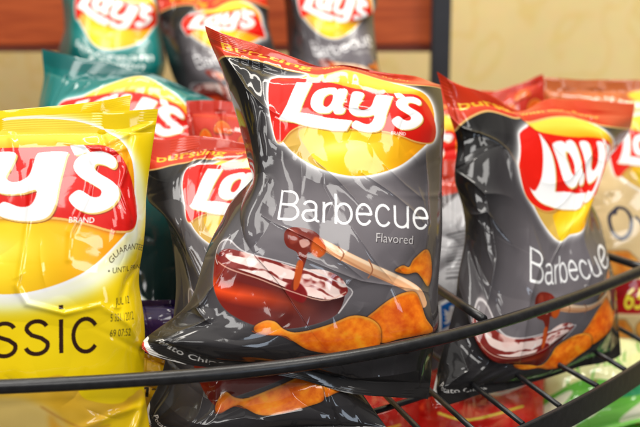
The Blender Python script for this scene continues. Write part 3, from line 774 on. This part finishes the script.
# --- the grey bag at the right
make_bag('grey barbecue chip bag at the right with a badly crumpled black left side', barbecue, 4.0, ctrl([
    (195, 28, 437, 72, .015), (220, 28, 450, 80), (245, 28, 466, 87), (290, 28, 496, 98), (322, 28, 522, 111, .008), (345, 28, 540, 102, .012), (385, 28, 562, 99, .014), (420, 28, 598, 101, .02), (445, 28, 635, 103, .04),
    (195, 78, 455, 133, .01), (222, 63, 468, 118), (240, 60, 485, 110), (268, 64, 508, 116), (300, 72, 520, 119), (322, 76, 527, 124), (345, 70, 550, 118), (372, 67, 572, 118), (400, 68, 594, 124), (425, 72, 612, 127), (445, 80, 630, 130, .03),
    (195, 125, 456, 158, .01), (195, 165, 455, 182, .01), (195, 200, 462, 205, .012), (195, 235, 465, 238, .012), (195, 270, 458, 276, .01), (195, 310, 452, 315, .01), (195, 345, 443, 348, .01), (195, 375, 436, 378, .012), (195, 404, 433, 408, .012),
    (445, 110, 613, 153, .02), (445, 140, 601, 170, .02), (445, 165, 588, 190, .02), (445, 200, 594, 208, .02), (445, 240, 602, 234, .018), (445, 270, 609, 258, .016), (445, 300, 613, 272, .016), (445, 340, 617, 304, .016), (445, 375, 619, 332, .016), (445, 404, 621, 355, .014),
    (230, 404, 462, 401), (270, 404, 490, 393), (320, 404, 530, 383), (380, 404, 580, 367),
    (276, 84, 524, 138), (272, 128, 520, 170), (296, 85, 538, 133), (283, 122, 534, 196), (353, 128, 584, 200), (326, 104, 569, 165), (356, 105, 588, 160), (383, 105, 603, 155), (366, 176, 570, 234), (283, 145, 533, 208), (425, 160, 588, 212),
    (278, 216, 530, 278), (350, 210, 566, 270), (427, 226, 608, 258), (222, 262, 478, 336), (345, 287, 572, 326), (258, 325, 517, 364), (330, 322, 556, 346), (330, 354, 564, 365), (376, 330, 589, 338), (392, 297, 596, 312), (420, 330, 612, 322), (290, 327, 540, 363), (222, 300, 482, 350), (250, 318, 506, 360), (225, 388, 446, 392), (262, 398, 480, 391)], .972, .0002, .0006, 520), film, seed=5, res=2.1, bulge=.026, wrinkle=.2, flip=True, lines=24, fold=.0028, foldside=1,
    creases=[([(196, 62), (225, 84), (258, 116), (275, 140)], .0024, 2.2, 'v'), ([(200, 150), (232, 168), (262, 160)], .003, 4, 'v'), ([(204, 200), (232, 182), (262, 196)], .003, 4, 'v'), ([(232, 168), (240, 210), (226, 250)], .003, 5, 'v'), ([(206, 235), (240, 236), (262, 250)], -.003, 5, 'g'),
        ([(285, 170), (300, 196), (280, 230), (270, 270)], .004, 7, 's'), ([(350, 160), (330, 180), (310, 205)], .0014, 2, 'v'), ([(400, 180), (398, 210), (380, 230)], .002, 3, 'v'), ([(270, 215), (300, 235), (330, 240)], .003, 6, 'g'),
        ([(285, 110), (320, 112), (360, 104), (400, 118)], .0015, 1.8, 'v'), ([(300, 128), (340, 112), (380, 96)], .0013, 1.8, 'v'), ([(318, 90), (336, 116), (368, 140)], .0014, 1.8, 'v'), ([(232, 300), (240, 340), (246, 372)], .002, 4, 'v'), ([(210, 330), (232, 352), (226, 380)], .0018, 4, 'v'), ([(420, 200), (428, 250), (436, 300)], .002, 3, 'v')],
    group='grey barbecue chip bags')

def block(c, d0, slope=0.0, bow=.006, rect=(195, 28, 445, 404)):
    """a bag given by the photo positions of its four corners (tl, tr, br, bl)"""
    x0, y0, x1, y1 = rect; out = []
    tl, tr, br, bl = [np.array(q, float) for q in c]
    for j in range(5):
        for i in range(4):
            a, b = i / 3, j / 4
            p = (tl * (1 - a) + tr * a) * (1 - b) + (bl * (1 - a) + br * a) * b
            ctr = (tl + tr + br + bl) / 4
            e = (1 - 4 * (b - .5) ** 2) * (i in (0, 3)) * .05
            p = p + (ctr - p) * e
            out.append((x0 + (x1 - x0) * a, y0 + (y1 - y0) * b, p[0], p[1], d0 + slope * (215 - p[1]) + bow * (i in (0, 3))))
    return out

# --- second grey bag, behind the first and showing below it too
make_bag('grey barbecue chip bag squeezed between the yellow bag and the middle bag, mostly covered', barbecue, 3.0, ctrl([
    (195, 28, 146, 137, .01), (260, 28, 190, 136), (322, 28, 240, 142), (380, 28, 300, 148), (445, 28, 356, 160, .01),
    (195, 78, 146, 172, .01), (222, 63, 160, 168), (260, 63, 190, 162), (300, 72, 216, 160), (345, 68, 256, 156), (445, 80, 350, 170, .01),
    (276, 84, 190, 170), (272, 128, 186, 206), (326, 104, 233, 187), (283, 122, 192, 208), (366, 178, 270, 262), (283, 143, 191, 224), (302, 157, 204, 240),
    (195, 130, 148, 200, .01), (212, 170, 166, 218), (195, 200, 168, 224, .015), (195, 260, 176, 290, .01), (195, 310, 168, 345, .01), (195, 350, 158, 385, .01), (195, 404, 146, 425, .01),
    (445, 200, 352, 270, .01), (445, 300, 345, 360, .01), (445, 404, 395, 440, .01), (256, 323, 216, 404), (320, 350, 270, 411), (380, 330, 322, 386), (280, 310, 230, 375), (345, 290, 300, 352), (225, 385, 160, 424), (320, 404, 280, 436), (240, 240, 200, 300)], .87, .00035), film, seed=3, res=1.6, bulge=.018, wrinkle=.06, lines=8,
    creases=[([(208, 165), (222, 205), (226, 262), (222, 320)], .003, 4, 'v'), ([(262, 150), (250, 190), (262, 250)], .002, 4, 'v')],
    group='grey barbecue chip bags')

make_bag('second yellow bag peeking out behind the top edge of the large yellow bag', plain_bag((244, 214, 10), (240, 208, 14), 4), 2.0, ctrl([
    (195, 28, -130, 122), (245, 28, -60, 116), (320, 28, 20, 109), (400, 28, 100, 101), (445, 28, 131, 95, .01), (195, 100, -132, 160), (445, 100, 126, 140, .01), (195, 300, -132, 300), (445, 300, 122, 300, .01), (195, 404, -130, 380), (445, 404, 120, 380), (320, 250, 0, 250)], .80, .0001), film, seed=4, res=1.0, bulge=.014, crimp=.3)

make_bag('teal sour cream chip bag tilted sideways behind the yellow bags', teal_plain_shaded, 2.4, ctrl([
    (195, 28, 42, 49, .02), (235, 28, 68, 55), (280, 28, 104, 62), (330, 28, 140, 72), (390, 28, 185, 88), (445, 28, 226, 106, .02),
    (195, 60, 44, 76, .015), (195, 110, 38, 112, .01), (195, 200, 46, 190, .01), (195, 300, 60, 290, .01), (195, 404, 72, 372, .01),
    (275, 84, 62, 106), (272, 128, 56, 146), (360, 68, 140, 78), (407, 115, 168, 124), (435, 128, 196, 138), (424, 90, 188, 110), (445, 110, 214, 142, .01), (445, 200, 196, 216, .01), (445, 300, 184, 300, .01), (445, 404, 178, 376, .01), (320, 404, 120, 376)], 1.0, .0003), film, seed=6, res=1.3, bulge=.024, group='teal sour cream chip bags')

# --- the row on the tier behind
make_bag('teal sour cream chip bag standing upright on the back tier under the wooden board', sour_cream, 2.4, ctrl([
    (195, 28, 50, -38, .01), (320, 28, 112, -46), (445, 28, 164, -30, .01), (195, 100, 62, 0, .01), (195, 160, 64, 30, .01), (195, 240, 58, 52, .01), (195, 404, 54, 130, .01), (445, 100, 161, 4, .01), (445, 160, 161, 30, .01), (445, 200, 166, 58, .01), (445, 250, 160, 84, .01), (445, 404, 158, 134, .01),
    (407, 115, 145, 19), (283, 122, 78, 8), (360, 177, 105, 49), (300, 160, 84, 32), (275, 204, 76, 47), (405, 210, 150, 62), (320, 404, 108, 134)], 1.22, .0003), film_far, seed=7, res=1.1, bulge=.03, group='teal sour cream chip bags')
make_bag('dark barbecue chip bag on the back tier beside the upright teal bag', barbecue, 2.4, ctrl([
    (195, 28, 154, -10, .01), (320, 28, 205, -14), (445, 28, 262, -12, .01), (195, 78, 159, 14, .01), (260, 64, 196, 6), (322, 76, 214, 10), (445, 78, 268, 8, .01), (195, 150, 165, 50, .01), (195, 240, 180, 92, .01), (195, 404, 186, 168, .01), (445, 150, 274, 46, .01), (445, 240, 276, 92, .01), (445, 404, 280, 166, .01),
    (275, 84, 186, 18), (283, 140, 190, 34), (366, 177, 226, 50), (434, 128, 262, 28), (278, 216, 198, 68), (427, 226, 262, 70), (260, 280, 216, 92), (320, 404, 232, 168)], 1.2, .0003), film_far, seed=8, res=1.1, bulge=.028, group='grey barbecue chip bags')
make_bag('dark barbecue chip bag on the back tier behind the top of the middle bag', barbecue, 2.4, ctrl([
    (195, 28, 268, -66, .01), (320, 28, 330, -68), (445, 28, 378, -64, .01), (195, 150, 284, 0, .01), (195, 240, 288, 62, .01), (195, 404, 292, 150, .01), (445, 150, 374, 4, .01), (445, 240, 378, 64, .01), (445, 404, 380, 150, .01),
    (275, 84, 301, -12), (283, 140, 304, 17), (366, 178, 340, 38), (434, 128, 372, 14), (278, 216, 314, 54), (427, 226, 372, 48), (412, 262, 374, 64), (320, 404, 336, 152)], 1.2, .0003), film_far, seed=9, res=1.1, bulge=.026, group='grey barbecue chip bags')

# --- behind the right-hand bag
make_bag('cream oven baked chip bag with brown header', oven_baked, 3.0, ctrl([
    (195, 28, 543, 77, .01), (270, 28, 585, 80), (345, 28, 640, 80), (445, 28, 720, 84, .01), (195, 88, 546, 112, .01), (270, 70, 588, 100), (345, 88, 640, 110), (445, 88, 720, 116, .01),
    (195, 180, 556, 170, .01), (195, 300, 568, 262, .01), (195, 404, 575, 352, .01), (445, 180, 722, 176, .01), (445, 300, 722, 262, .01), (445, 404, 716, 352, .01), (278, 116, 616, 132), (283, 155, 622, 164), (366, 210, 668, 196), (262, 245, 617, 222), (312, 245, 654, 224), (276, 330, 628, 294), (320, 404, 640, 356), (262, 296, 622, 266)], 1.15, .0002), film, seed=10, res=1.5, bulge=.024)
make_bag('chip bag with red header printed with chips behind the right grey bag', header_bag, 2.4, ctrl([
    (195, 28, 424, 92, .01), (320, 28, 492, 92), (400, 28, 525, 82), (445, 28, 543, 74, .01), (195, 120, 440, 128, .01), (445, 120, 546, 112, .01), (390, 82, 522, 96), (195, 250, 446, 220, .01), (445, 250, 560, 220, .01), (195, 404, 448, 310, .01), (445, 404, 560, 310, .01), (320, 200, 500, 180)], 1.15, .0002), film, seed=11, res=1.1, bulge=.022, group='red header chip bags')
make_bag('chip bag with red header printed with chips behind the second grey bag', header_bag, 2.4, ctrl([
    (195, 28, 186, 101, .01), (320, 28, 232, 102), (445, 28, 290, 110, .01), (195, 120, 190, 150, .01), (445, 120, 296, 156, .01), (300, 84, 222, 130), (195, 250, 192, 236, .01), (445, 250, 300, 236, .01), (195, 404, 192, 332, .01), (445, 404, 300, 332, .01), (320, 200, 244, 204)], .945, .0003), film, seed=12, res=1.1, bulge=.02, group='red header chip bags')
make_bag('grey chip bag in the gap between the middle and right bags, logo cut off', barbecue, 2.4, ctrl([
    (195, 28, 372, 78, .01), (320, 28, 430, 84), (445, 28, 510, 92, .01), (195, 404, 380, 330, .01), (445, 404, 500, 330, .01), (320, 404, 440, 334), (434, 128, 456, 158), (431, 145, 456, 172), (366, 178, 414, 200), (415, 158, 449, 186), (445, 150, 490, 170, .01), (195, 160, 376, 160, .01), (412, 100, 447, 138)], 1.09, .0003), film, seed=13, res=1.2, bulge=.02, group='grey barbecue chip bags')
make_bag('grey chip bag turned to its back panel with a small blue bird emblem', back_panel, 3.0, ctrl([
    (195, 28, 428, 158, .01), (445, 28, 530, 160, .01), (320, 28, 480, 158), (195, 404, 428, 372, .01), (445, 404, 520, 372, .01), (215, 90, 438, 212), (220, 320, 441, 304), (258, 358, 456, 324), (215, 300, 438, 292), (430, 90, 520, 210), (320, 404, 470, 374), (320, 200, 482, 248)], 1.055, .0002), film, seed=14, res=1.5, bulge=.014)

# --- packs on the shelf below, seen through and under the wires
make_bag('red glossy snack bag lying under the wire shelf below the right grey bag', hot_red, 2.4, block([(418, 352), (546, 348), (548, 500), (410, 505)], 1.25, .001), film, seed=15, res=1.2, bulge=.03, group='red snack bags on the lower level', gain=1.5)
make_bag('dark red snack bag under the shelf below the middle bag, only a strip visible', hot_red, 2.0, block([(300, 372), (424, 366), (420, 520), (296, 520)], 1.25, .001), film, seed=16, res=1.0, bulge=.03, group='red snack bags on the lower level', gain=1.0)
make_bag('cream and green herb snack bag lying under the shelf wires at the right', green_herb, 2.4, block([(520, 322), (660, 300), (690, 410), (540, 446)], 1.27, .001), film, seed=17, res=1.2, bulge=.028, gain=1.35)
make_bag('bright green snack bag below the curved shelf band in the lower right corner', green_herb, 2.4, block([(530, 336), (760, 300), (800, 470), (520, 520)], 1.36, .0011), film, seed=18, res=1.2, bulge=.022, flip=True, gain=1.35)
make_bag('purple snack bag deep in the gap between yellow and middle bags', plain_bag((58, 30, 104), (40, 20, 80), 21), 1.5, block([(120, 300), (215, 300), (215, 392), (122, 392)], .9, 0), film, seed=19, res=.9, bulge=.012, gain=.8)
make_bag('small yellow bag with black print low in the gap beside the big yellow bag', plain_bag((226, 178, 16), (200, 150, 10), 22, 'M25'), 2.0, block([(110, 340), (196, 372), (190, 436), (104, 430)], .885, 0), film, seed=20, res=.9, bulge=.012)

# ------------------------------------------------------------------ the black wire rack
black = plain('black_powder_coat', (30, 30, 32), rough=.3, noise=.35, scale=160, spec=.45)
def tube(name, pts, r, mat, parent=None, n=14):
    p = np.asarray(pts, float); T = np.gradient(p, axis=0); T /= np.linalg.norm(T, axis=1, keepdims=True)
    up = np.array([0, 0, 1.0]); up = np.where(np.abs(T @ up)[:, None] > .95, np.array([1.0, 0, 0]), up)
    a = np.cross(T, up); a /= np.linalg.norm(a, axis=1, keepdims=True); b = np.cross(T, a)
    th = np.linspace(0, 2 * np.pi, n, endpoint=False)
    V = (p[:, None] + r * (a[:, None] * np.cos(th)[None, :, None] + b[:, None] * np.sin(th)[None, :, None])).reshape(-1, 3).tolist()
    Fq = [(i * n + k, i * n + (k + 1) % n, (i + 1) * n + (k + 1) % n, (i + 1) * n + k) for i in range(len(p) - 1) for k in range(n)]
    Fq += [tuple(range(n))[::-1], tuple((len(p) - 1) * n + k for k in range(n))]
    me = bpy.data.meshes.new(name); me.from_pydata(V, [], Fq); me.polygons.foreach_set('use_smooth', [True] * len(Fq)); me.update()
    return link(name, me, mat, parent)
def ribbon(name, pts, h, t, mat, parent=None):
    """upright flat bar along a curve: height h, thickness t"""
    p = np.asarray(pts, float); T = np.gradient(p, axis=0); T[:, 2] = 0; T /= np.linalg.norm(T, axis=1, keepdims=True)
    a = np.stack([-T[:, 1], T[:, 0], 0 * T[:, 0]], -1) * t / 2; z = np.array([0, 0, h]); e = .0006
    prof = [(1, 0), (1, -1), (-1, -1), (-1, 0)]
    ring = np.stack([p + a * sx + z * sz for sx, sz in [(.7, 0), (1, -.03), (1, -.97), (.7, -1), (-.7, -1), (-1, -.97), (-1, -.03), (-.7, 0)]], 1); n = 8
    Fq = [(i * n + k, i * n + (k + 1) % n, (i + 1) * n + (k + 1) % n, (i + 1) * n + k) for i in range(len(p) - 1) for k in range(n)]
    Fq += [tuple(range(n))[::-1], tuple((len(p) - 1) * n + k for k in range(n))]
    me = bpy.data.meshes.new(name); me.from_pydata(ring.reshape(-1, 3).tolist(), [], Fq); me.update()
    return link(name, me, mat, parent)

rack = tag(empty('wire_rack', (0, 0, 0)), 'black wire display rack with round front rail and flat curved shelf band', 'display rack')
RAILZ = HC - .256
rail_px = [(-200, 388), (-80, 388.5), (0, 387), (130, 382), (200, 374.6), (260, 368.6), (303, 362.5), (364, 354), (420, 345), (489, 325.5), (558, 303.5), (592, 290.5), (640, 270.5), (720, 236)]
cf = np.polyfit([(q[0] - 320) / 300 for q in rail_px], [q[1] for q in rail_px], 5)
xs = np.linspace(-190, 715, 140)
rail_pts = on_plane(xs, np.polyval(cf, (xs - 320) / 300), RAILZ)
tube('front_rail', rail_pts, .0048, black, rack, 20)
band_px = [(300, 500), (380, 478), (440, 458), (520, 427), (561, 407), (599, 388), (624, 371), (640, 360.5), (700, 318), (740, 288)]
cb = np.polyfit([(q[0] - 540) / 200 for q in band_px], [q[1] for q in band_px], 3)
xs2 = np.linspace(300, 738, 90)
band_pts = on_plane(xs2, np.polyval(cb, (xs2 - 540) / 200), 0.0)
ribbon('shelf_band', band_pts, .0205, .004, black, rack)
wires = [((444, 407), (462, 427)), ((488, 396), (524, 424)), ((535, 386), (562, 405.5)), ((576, 375), (598.5, 387.5)), ((607, 360), (624, 371)), ((622, 340), (641, 351))]
dirs = []
for a, b in wires[:5]:
    A_, B_ = on_plane(*a, -.004), on_plane(*b, -.004); v = A_ - B_; dirs.append(v / np.linalg.norm(v))
dm = np.mean(dirs, 0); dm /= np.linalg.norm(dm)
for k, x in enumerate([330, 370, 408, 446, 486, 524, 561, 598.5, 626, 658, 690]):
    B_ = on_plane(x, np.polyval(cb, (x - 540) / 200), -.004); dd = dirs[{524: 1, 561: 2, 598.5: 3}.get(x, 1)] if x in (524, 561, 598.5) else dm
    tube('shelf_wire', np.stack([B_ + dd * t for t in np.linspace(0.002, .36, 6)]), .0022, black, rack, 10)
# long wires tying the shelf wires together
for t in (.1, .2, .3):
    tube('cross_wire', np.stack([on_plane(x, np.polyval(cb, (x - 540) / 200), -.0092) + dm * t for x in np.linspace(300, 720, 40)]), .0025, black, rack, 10)
# divider rods running back from the rail, and posts from rail to shelf band
for (a, b) in (((437, 288), (486, 321)), ((606, 255.5), (652, 270.5))):
    A_, B_ = on_plane(*a, RAILZ), on_plane(*b, RAILZ); v = A_ - B_
    tube('divider_rod', np.stack([B_ + v * t for t in np.linspace(0.05, 2.4, 6)]), .0036, black, rack, 12)

# uprights that carry the rail from the shelf band at both ends of the basket
for k, j in ((rail_pts[-3], band_pts[-2]), (rail_pts[2], band_pts[2])):
    tube('upright', np.stack([k * (1 - t) + (j + (0, 0, -.01)) * t for t in np.linspace(0, 1, 5)]), .0034, black, rack, 12)

# ------------------------------------------------------------------ stand, board, wall behind
stand = tag(empty('display_stand', (0, 1.5, 0)), 'dark grey upright post carrying a reddish brown wooden board', 'display stand')
stand_o = np.array(stand.location)
post_m = plain('dark_grey_post_paint', (40, 42, 48), rough=.5, noise=.08, scale=80)
def box(name, lo, hi, mat, parent=None, origin=(0, 0, 0), bev=.002):
    import bmesh
    bm = bmesh.new(); bmesh.ops.create_cube(bm, size=1)
    lo, hi = np.array(lo) - origin, np.array(hi) - origin
    for v in bm.verts: v.co = Vector([(lo[i] + hi[i]) / 2 + v.co[i] * (hi[i] - lo[i]) for i in range(3)])
    if bev: bmesh.ops.bevel(bm, geom=bm.edges[:], offset=bev, segments=2, affect='EDGES')
    me = bpy.data.meshes.new(name); bm.to_mesh(me); bm.free(); me.polygons.foreach_set('use_smooth', [False] * len(me.polygons))
    return link(name, me, mat, parent)
pc = P(440, 60, 1.5); pw = .0127
box('post', (pc[0] - pw, pc[1] - .012, -.9), (pc[0] + pw, pc[1] + .012, pc[2] + .5), post_m, stand, stand_o)
wood, nt, b = newmat('red_brown_wood')
tc = nt.nodes.new('ShaderNodeTexCoord'); mp = nt.nodes.new('ShaderNodeMapping'); mp.inputs['Scale'].default_value = (3, 20, 34)
n = nt.nodes.new('ShaderNodeTexNoise'); n.inputs['Scale'].default_value = 3; n.inputs['Detail'].default_value = 6; n.inputs['Distortion'].default_value = .6
r = nt.nodes.new('ShaderNodeValToRGB'); r.color_ramp.elements[0].position = .3; r.color_ramp.elements[1].position = .72
r.color_ramp.elements[0].color = list(lin((158, 62, 24))) + [1]; r.color_ramp.elements[1].color = list(lin((204, 96, 44))) + [1]
nt.links.new(tc.outputs['Object'], mp.inputs['Vector']); nt.links.new(mp.outputs['Vector'], n.inputs['Vector']); nt.links.new(n.outputs['Fac'], r.inputs['Fac']); nt.links.new(r.outputs['Color'], b.inputs['Base Color'])
b.inputs['Roughness'].default_value = .45
q0, q1 = P(-160, 46, 1.52), P(437, 51, 1.52)
box('header_board', (q0[0], q0[1], q0[2]), (q1[0], q1[1] + .02, q0[2] + .3), wood, stand, stand_o, .003)
trim_m = plain('shaded_wood_edge', (104, 44, 28), rough=.5, noise=.15, scale=40)  # ledge under the board, its shadow line painted in as darker colour
box('board_edge', (q0[0], q0[1] - .004, q0[2] - .008), (q1[0] - .001, q1[1] + .022, q0[2] - .0005), trim_m, stand, stand_o, .001)
bo = P(429, 42, 1.515)
tube('bolt', np.stack([bo + np.array([0, t, 0]) for t in (0, -.002, -.0045)]), .004, black, stand, 16)
# hidden tier the back row stands on
tier = tag(empty('back_tier', (0, 1.25, 0)), 'black wire tier carrying the back row of chip bags', 'wire tier')
tz = P(200, 150, 1.24)[2] - .004
for k in range(5):
    y = 1.16 + k * .04
    tube('tier_wire', np.array([[-.36, y, tz], [-.1, y, tz], [.12, y, tz]]) - np.array(tier.location), .003, black, tier, 8)
for x in (-.33, -.1, .1):
    tube('tier_bracket', np.array([[x, 1.14, tz - .006], [x, 1.3, tz - .006], [x, 1.46, tz - .006]]) - np.array(tier.location), .003, black, tier, 8)

wall_m, nt, b = newmat('cream_wall_covering')
tc = nt.nodes.new('ShaderNodeTexCoord')
n1 = nt.nodes.new('ShaderNodeTexNoise'); n1.inputs['Scale'].default_value = 3.2; n1.inputs['Detail'].default_value = 2; n1.inputs['Distortion'].default_value = 2.5
n2 = nt.nodes.new('ShaderNodeTexNoise'); n2.inputs['Scale'].default_value = 40; n2.inputs['Detail'].default_value = 4
w = nt.nodes.new('ShaderNodeMath'); w.operation = 'PINGPONG'; w.inputs[1].default_value = .09
r = nt.nodes.new('ShaderNodeValToRGB'); r.color_ramp.elements[0].position = .0; r.color_ramp.elements[1].position = .5
r.color_ramp.elements[0].color = list(lin((234, 206, 132))) + [1]; r.color_ramp.elements[1].color = list(lin((238, 214, 150))) + [1]
mx = nt.nodes.new('ShaderNodeMix'); mx.data_type = 'RGBA'; mx.blend_type = 'MULTIPLY'; mx.inputs[0].default_value = .12
for nn_ in (n1, n2): nt.links.new(tc.outputs['Object'], nn_.inputs['Vector'])
nt.links.new(n1.outputs['Fac'], w.inputs[0])
mul = nt.nodes.new('ShaderNodeMath'); mul.operation = 'MULTIPLY'; mul.inputs[1].default_value = 16
nt.links.new(w.outputs[0], mul.inputs[0]); nt.links.new(mul.outputs[0], r.inputs['Fac'])
nt.links.new(r.outputs['Color'], mx.inputs[6]); nt.links.new(n2.outputs['Color'], mx.inputs[7]); nt.links.new(mx.outputs[2], b.inputs['Base Color'])
b.inputs['Roughness'].default_value = .7
tag(box('wall', (-2.2, 2.0, -1.2), (2.4, 2.06, 2.2), wall_m, None, (0, 0, 0), 0), kind='structure')
tag(box('floor', (-2.2, -1.5, -1.24), (2.4, 1.997, -1.204), plain('grey_floor', (120, 112, 104), rough=.6, noise=.1, scale=8), None, (0, 0, 0), 0), kind='structure')
tag(box('lower_shelf', (-.7, .55, -.36), (.75, 1.45, -.345), plain('dark_shelf_paint', (38, 36, 36), rough=.6, noise=.1, scale=30), None, (0, 0, 0), .002), 'dark lower shelf under the wire rack', 'shelf')

# ------------------------------------------------------------------ light: ceiling fixtures of a shop, behind and above the camera
W = bpy.data.worlds.new('World'); S.world = W; W.use_nodes = True
bg = W.node_tree.nodes['Background']; bg.inputs['Strength'].default_value = .4
wt = W.node_tree; wc = wt.nodes.new('ShaderNodeTexCoord'); ws = wt.nodes.new('ShaderNodeSeparateXYZ'); wr = wt.nodes.new('ShaderNodeValToRGB')
wm_ = wt.nodes.new('ShaderNodeMapRange'); wm_.inputs[1].default_value = -1; wm_.inputs[2].default_value = 1
wt.links.new(wc.outputs['Generated'], ws.inputs[0]); wt.links.new(ws.outputs['Z'], wm_.inputs[0]); wt.links.new(wm_.outputs[0], wr.inputs['Fac']); wt.links.new(wr.outputs['Color'], bg.inputs['Color'])
wr.color_ramp.elements[0].color = (.42, .39, .36, 1); wr.color_ramp.elements[0].position = .2
wr.color_ramp.elements[1].color = (2.3, 2.22, 2.1, 1); wr.color_ramp.elements[1].position = .95
e_ = wr.color_ramp.elements.new(.74); e_.color = (.11, .10, .10, 1)
def area(name, loc, target, sx, sy, power, color=(1, 1, 1)):
    l = bpy.data.lights.new(name, 'AREA'); l.shape = 'RECTANGLE'; l.size = sx; l.size_y = sy; l.energy = power; l.color = color
    o = bpy.data.objects.new(name, l); COL.objects.link(o); o.location = loc
    o.rotation_euler = (Vector(target) - Vector(loc)).to_track_quat('-Z', 'Y').to_euler()
    return o
area('ceiling_light', (-.7, -.1, 1.9), (0, .9, 0), .5, 1.3, 23, (1, .97, .92))
area('ceiling_light', (1.5, -.6, 2.0), (0.1, .9, 0.1), .5, 1.2, 17, (1, .97, .92))
area('ceiling_light', (0.1, -1.6, 1.7), (0, .9, 0), 1.6, .4, 22, (1, .98, .95))
area('ceiling_light', (.3, 1.1, 1.9), (.3, 2.0, .3), 1.6, .3, 33, (1, .95, .86))
area('window_light', (1.2, -1.1, .5), (0.2, .9, 0.1), .3, .7, 5, (.72, .84, 1))

cam = bpy.data.cameras.new('camera'); co = bpy.data.objects.new('camera', cam); COL.objects.link(co)
co.location = (0, 0, HC); co.rotation_euler = (math.pi / 2 - PITCH, 0, 0)
cam.sensor_width = 36; cam.lens = 36 * F / 640; cam.clip_start = .05; cam.clip_end = 50
cam.dof.use_dof = True; cam.dof.focus_distance = .80; cam.dof.aperture_fstop = 36 * F / 640 / 12; cam.dof.aperture_blades = 7
S.camera = co
S.view_settings.view_transform = 'Standard'; S.view_settings.look = 'None'; S.view_settings.exposure = 0
S.render.engine = 'CYCLES'
try:
    S.cycles.use_denoising = True
    S.cycles.max_bounces = 6
except Exception: pass
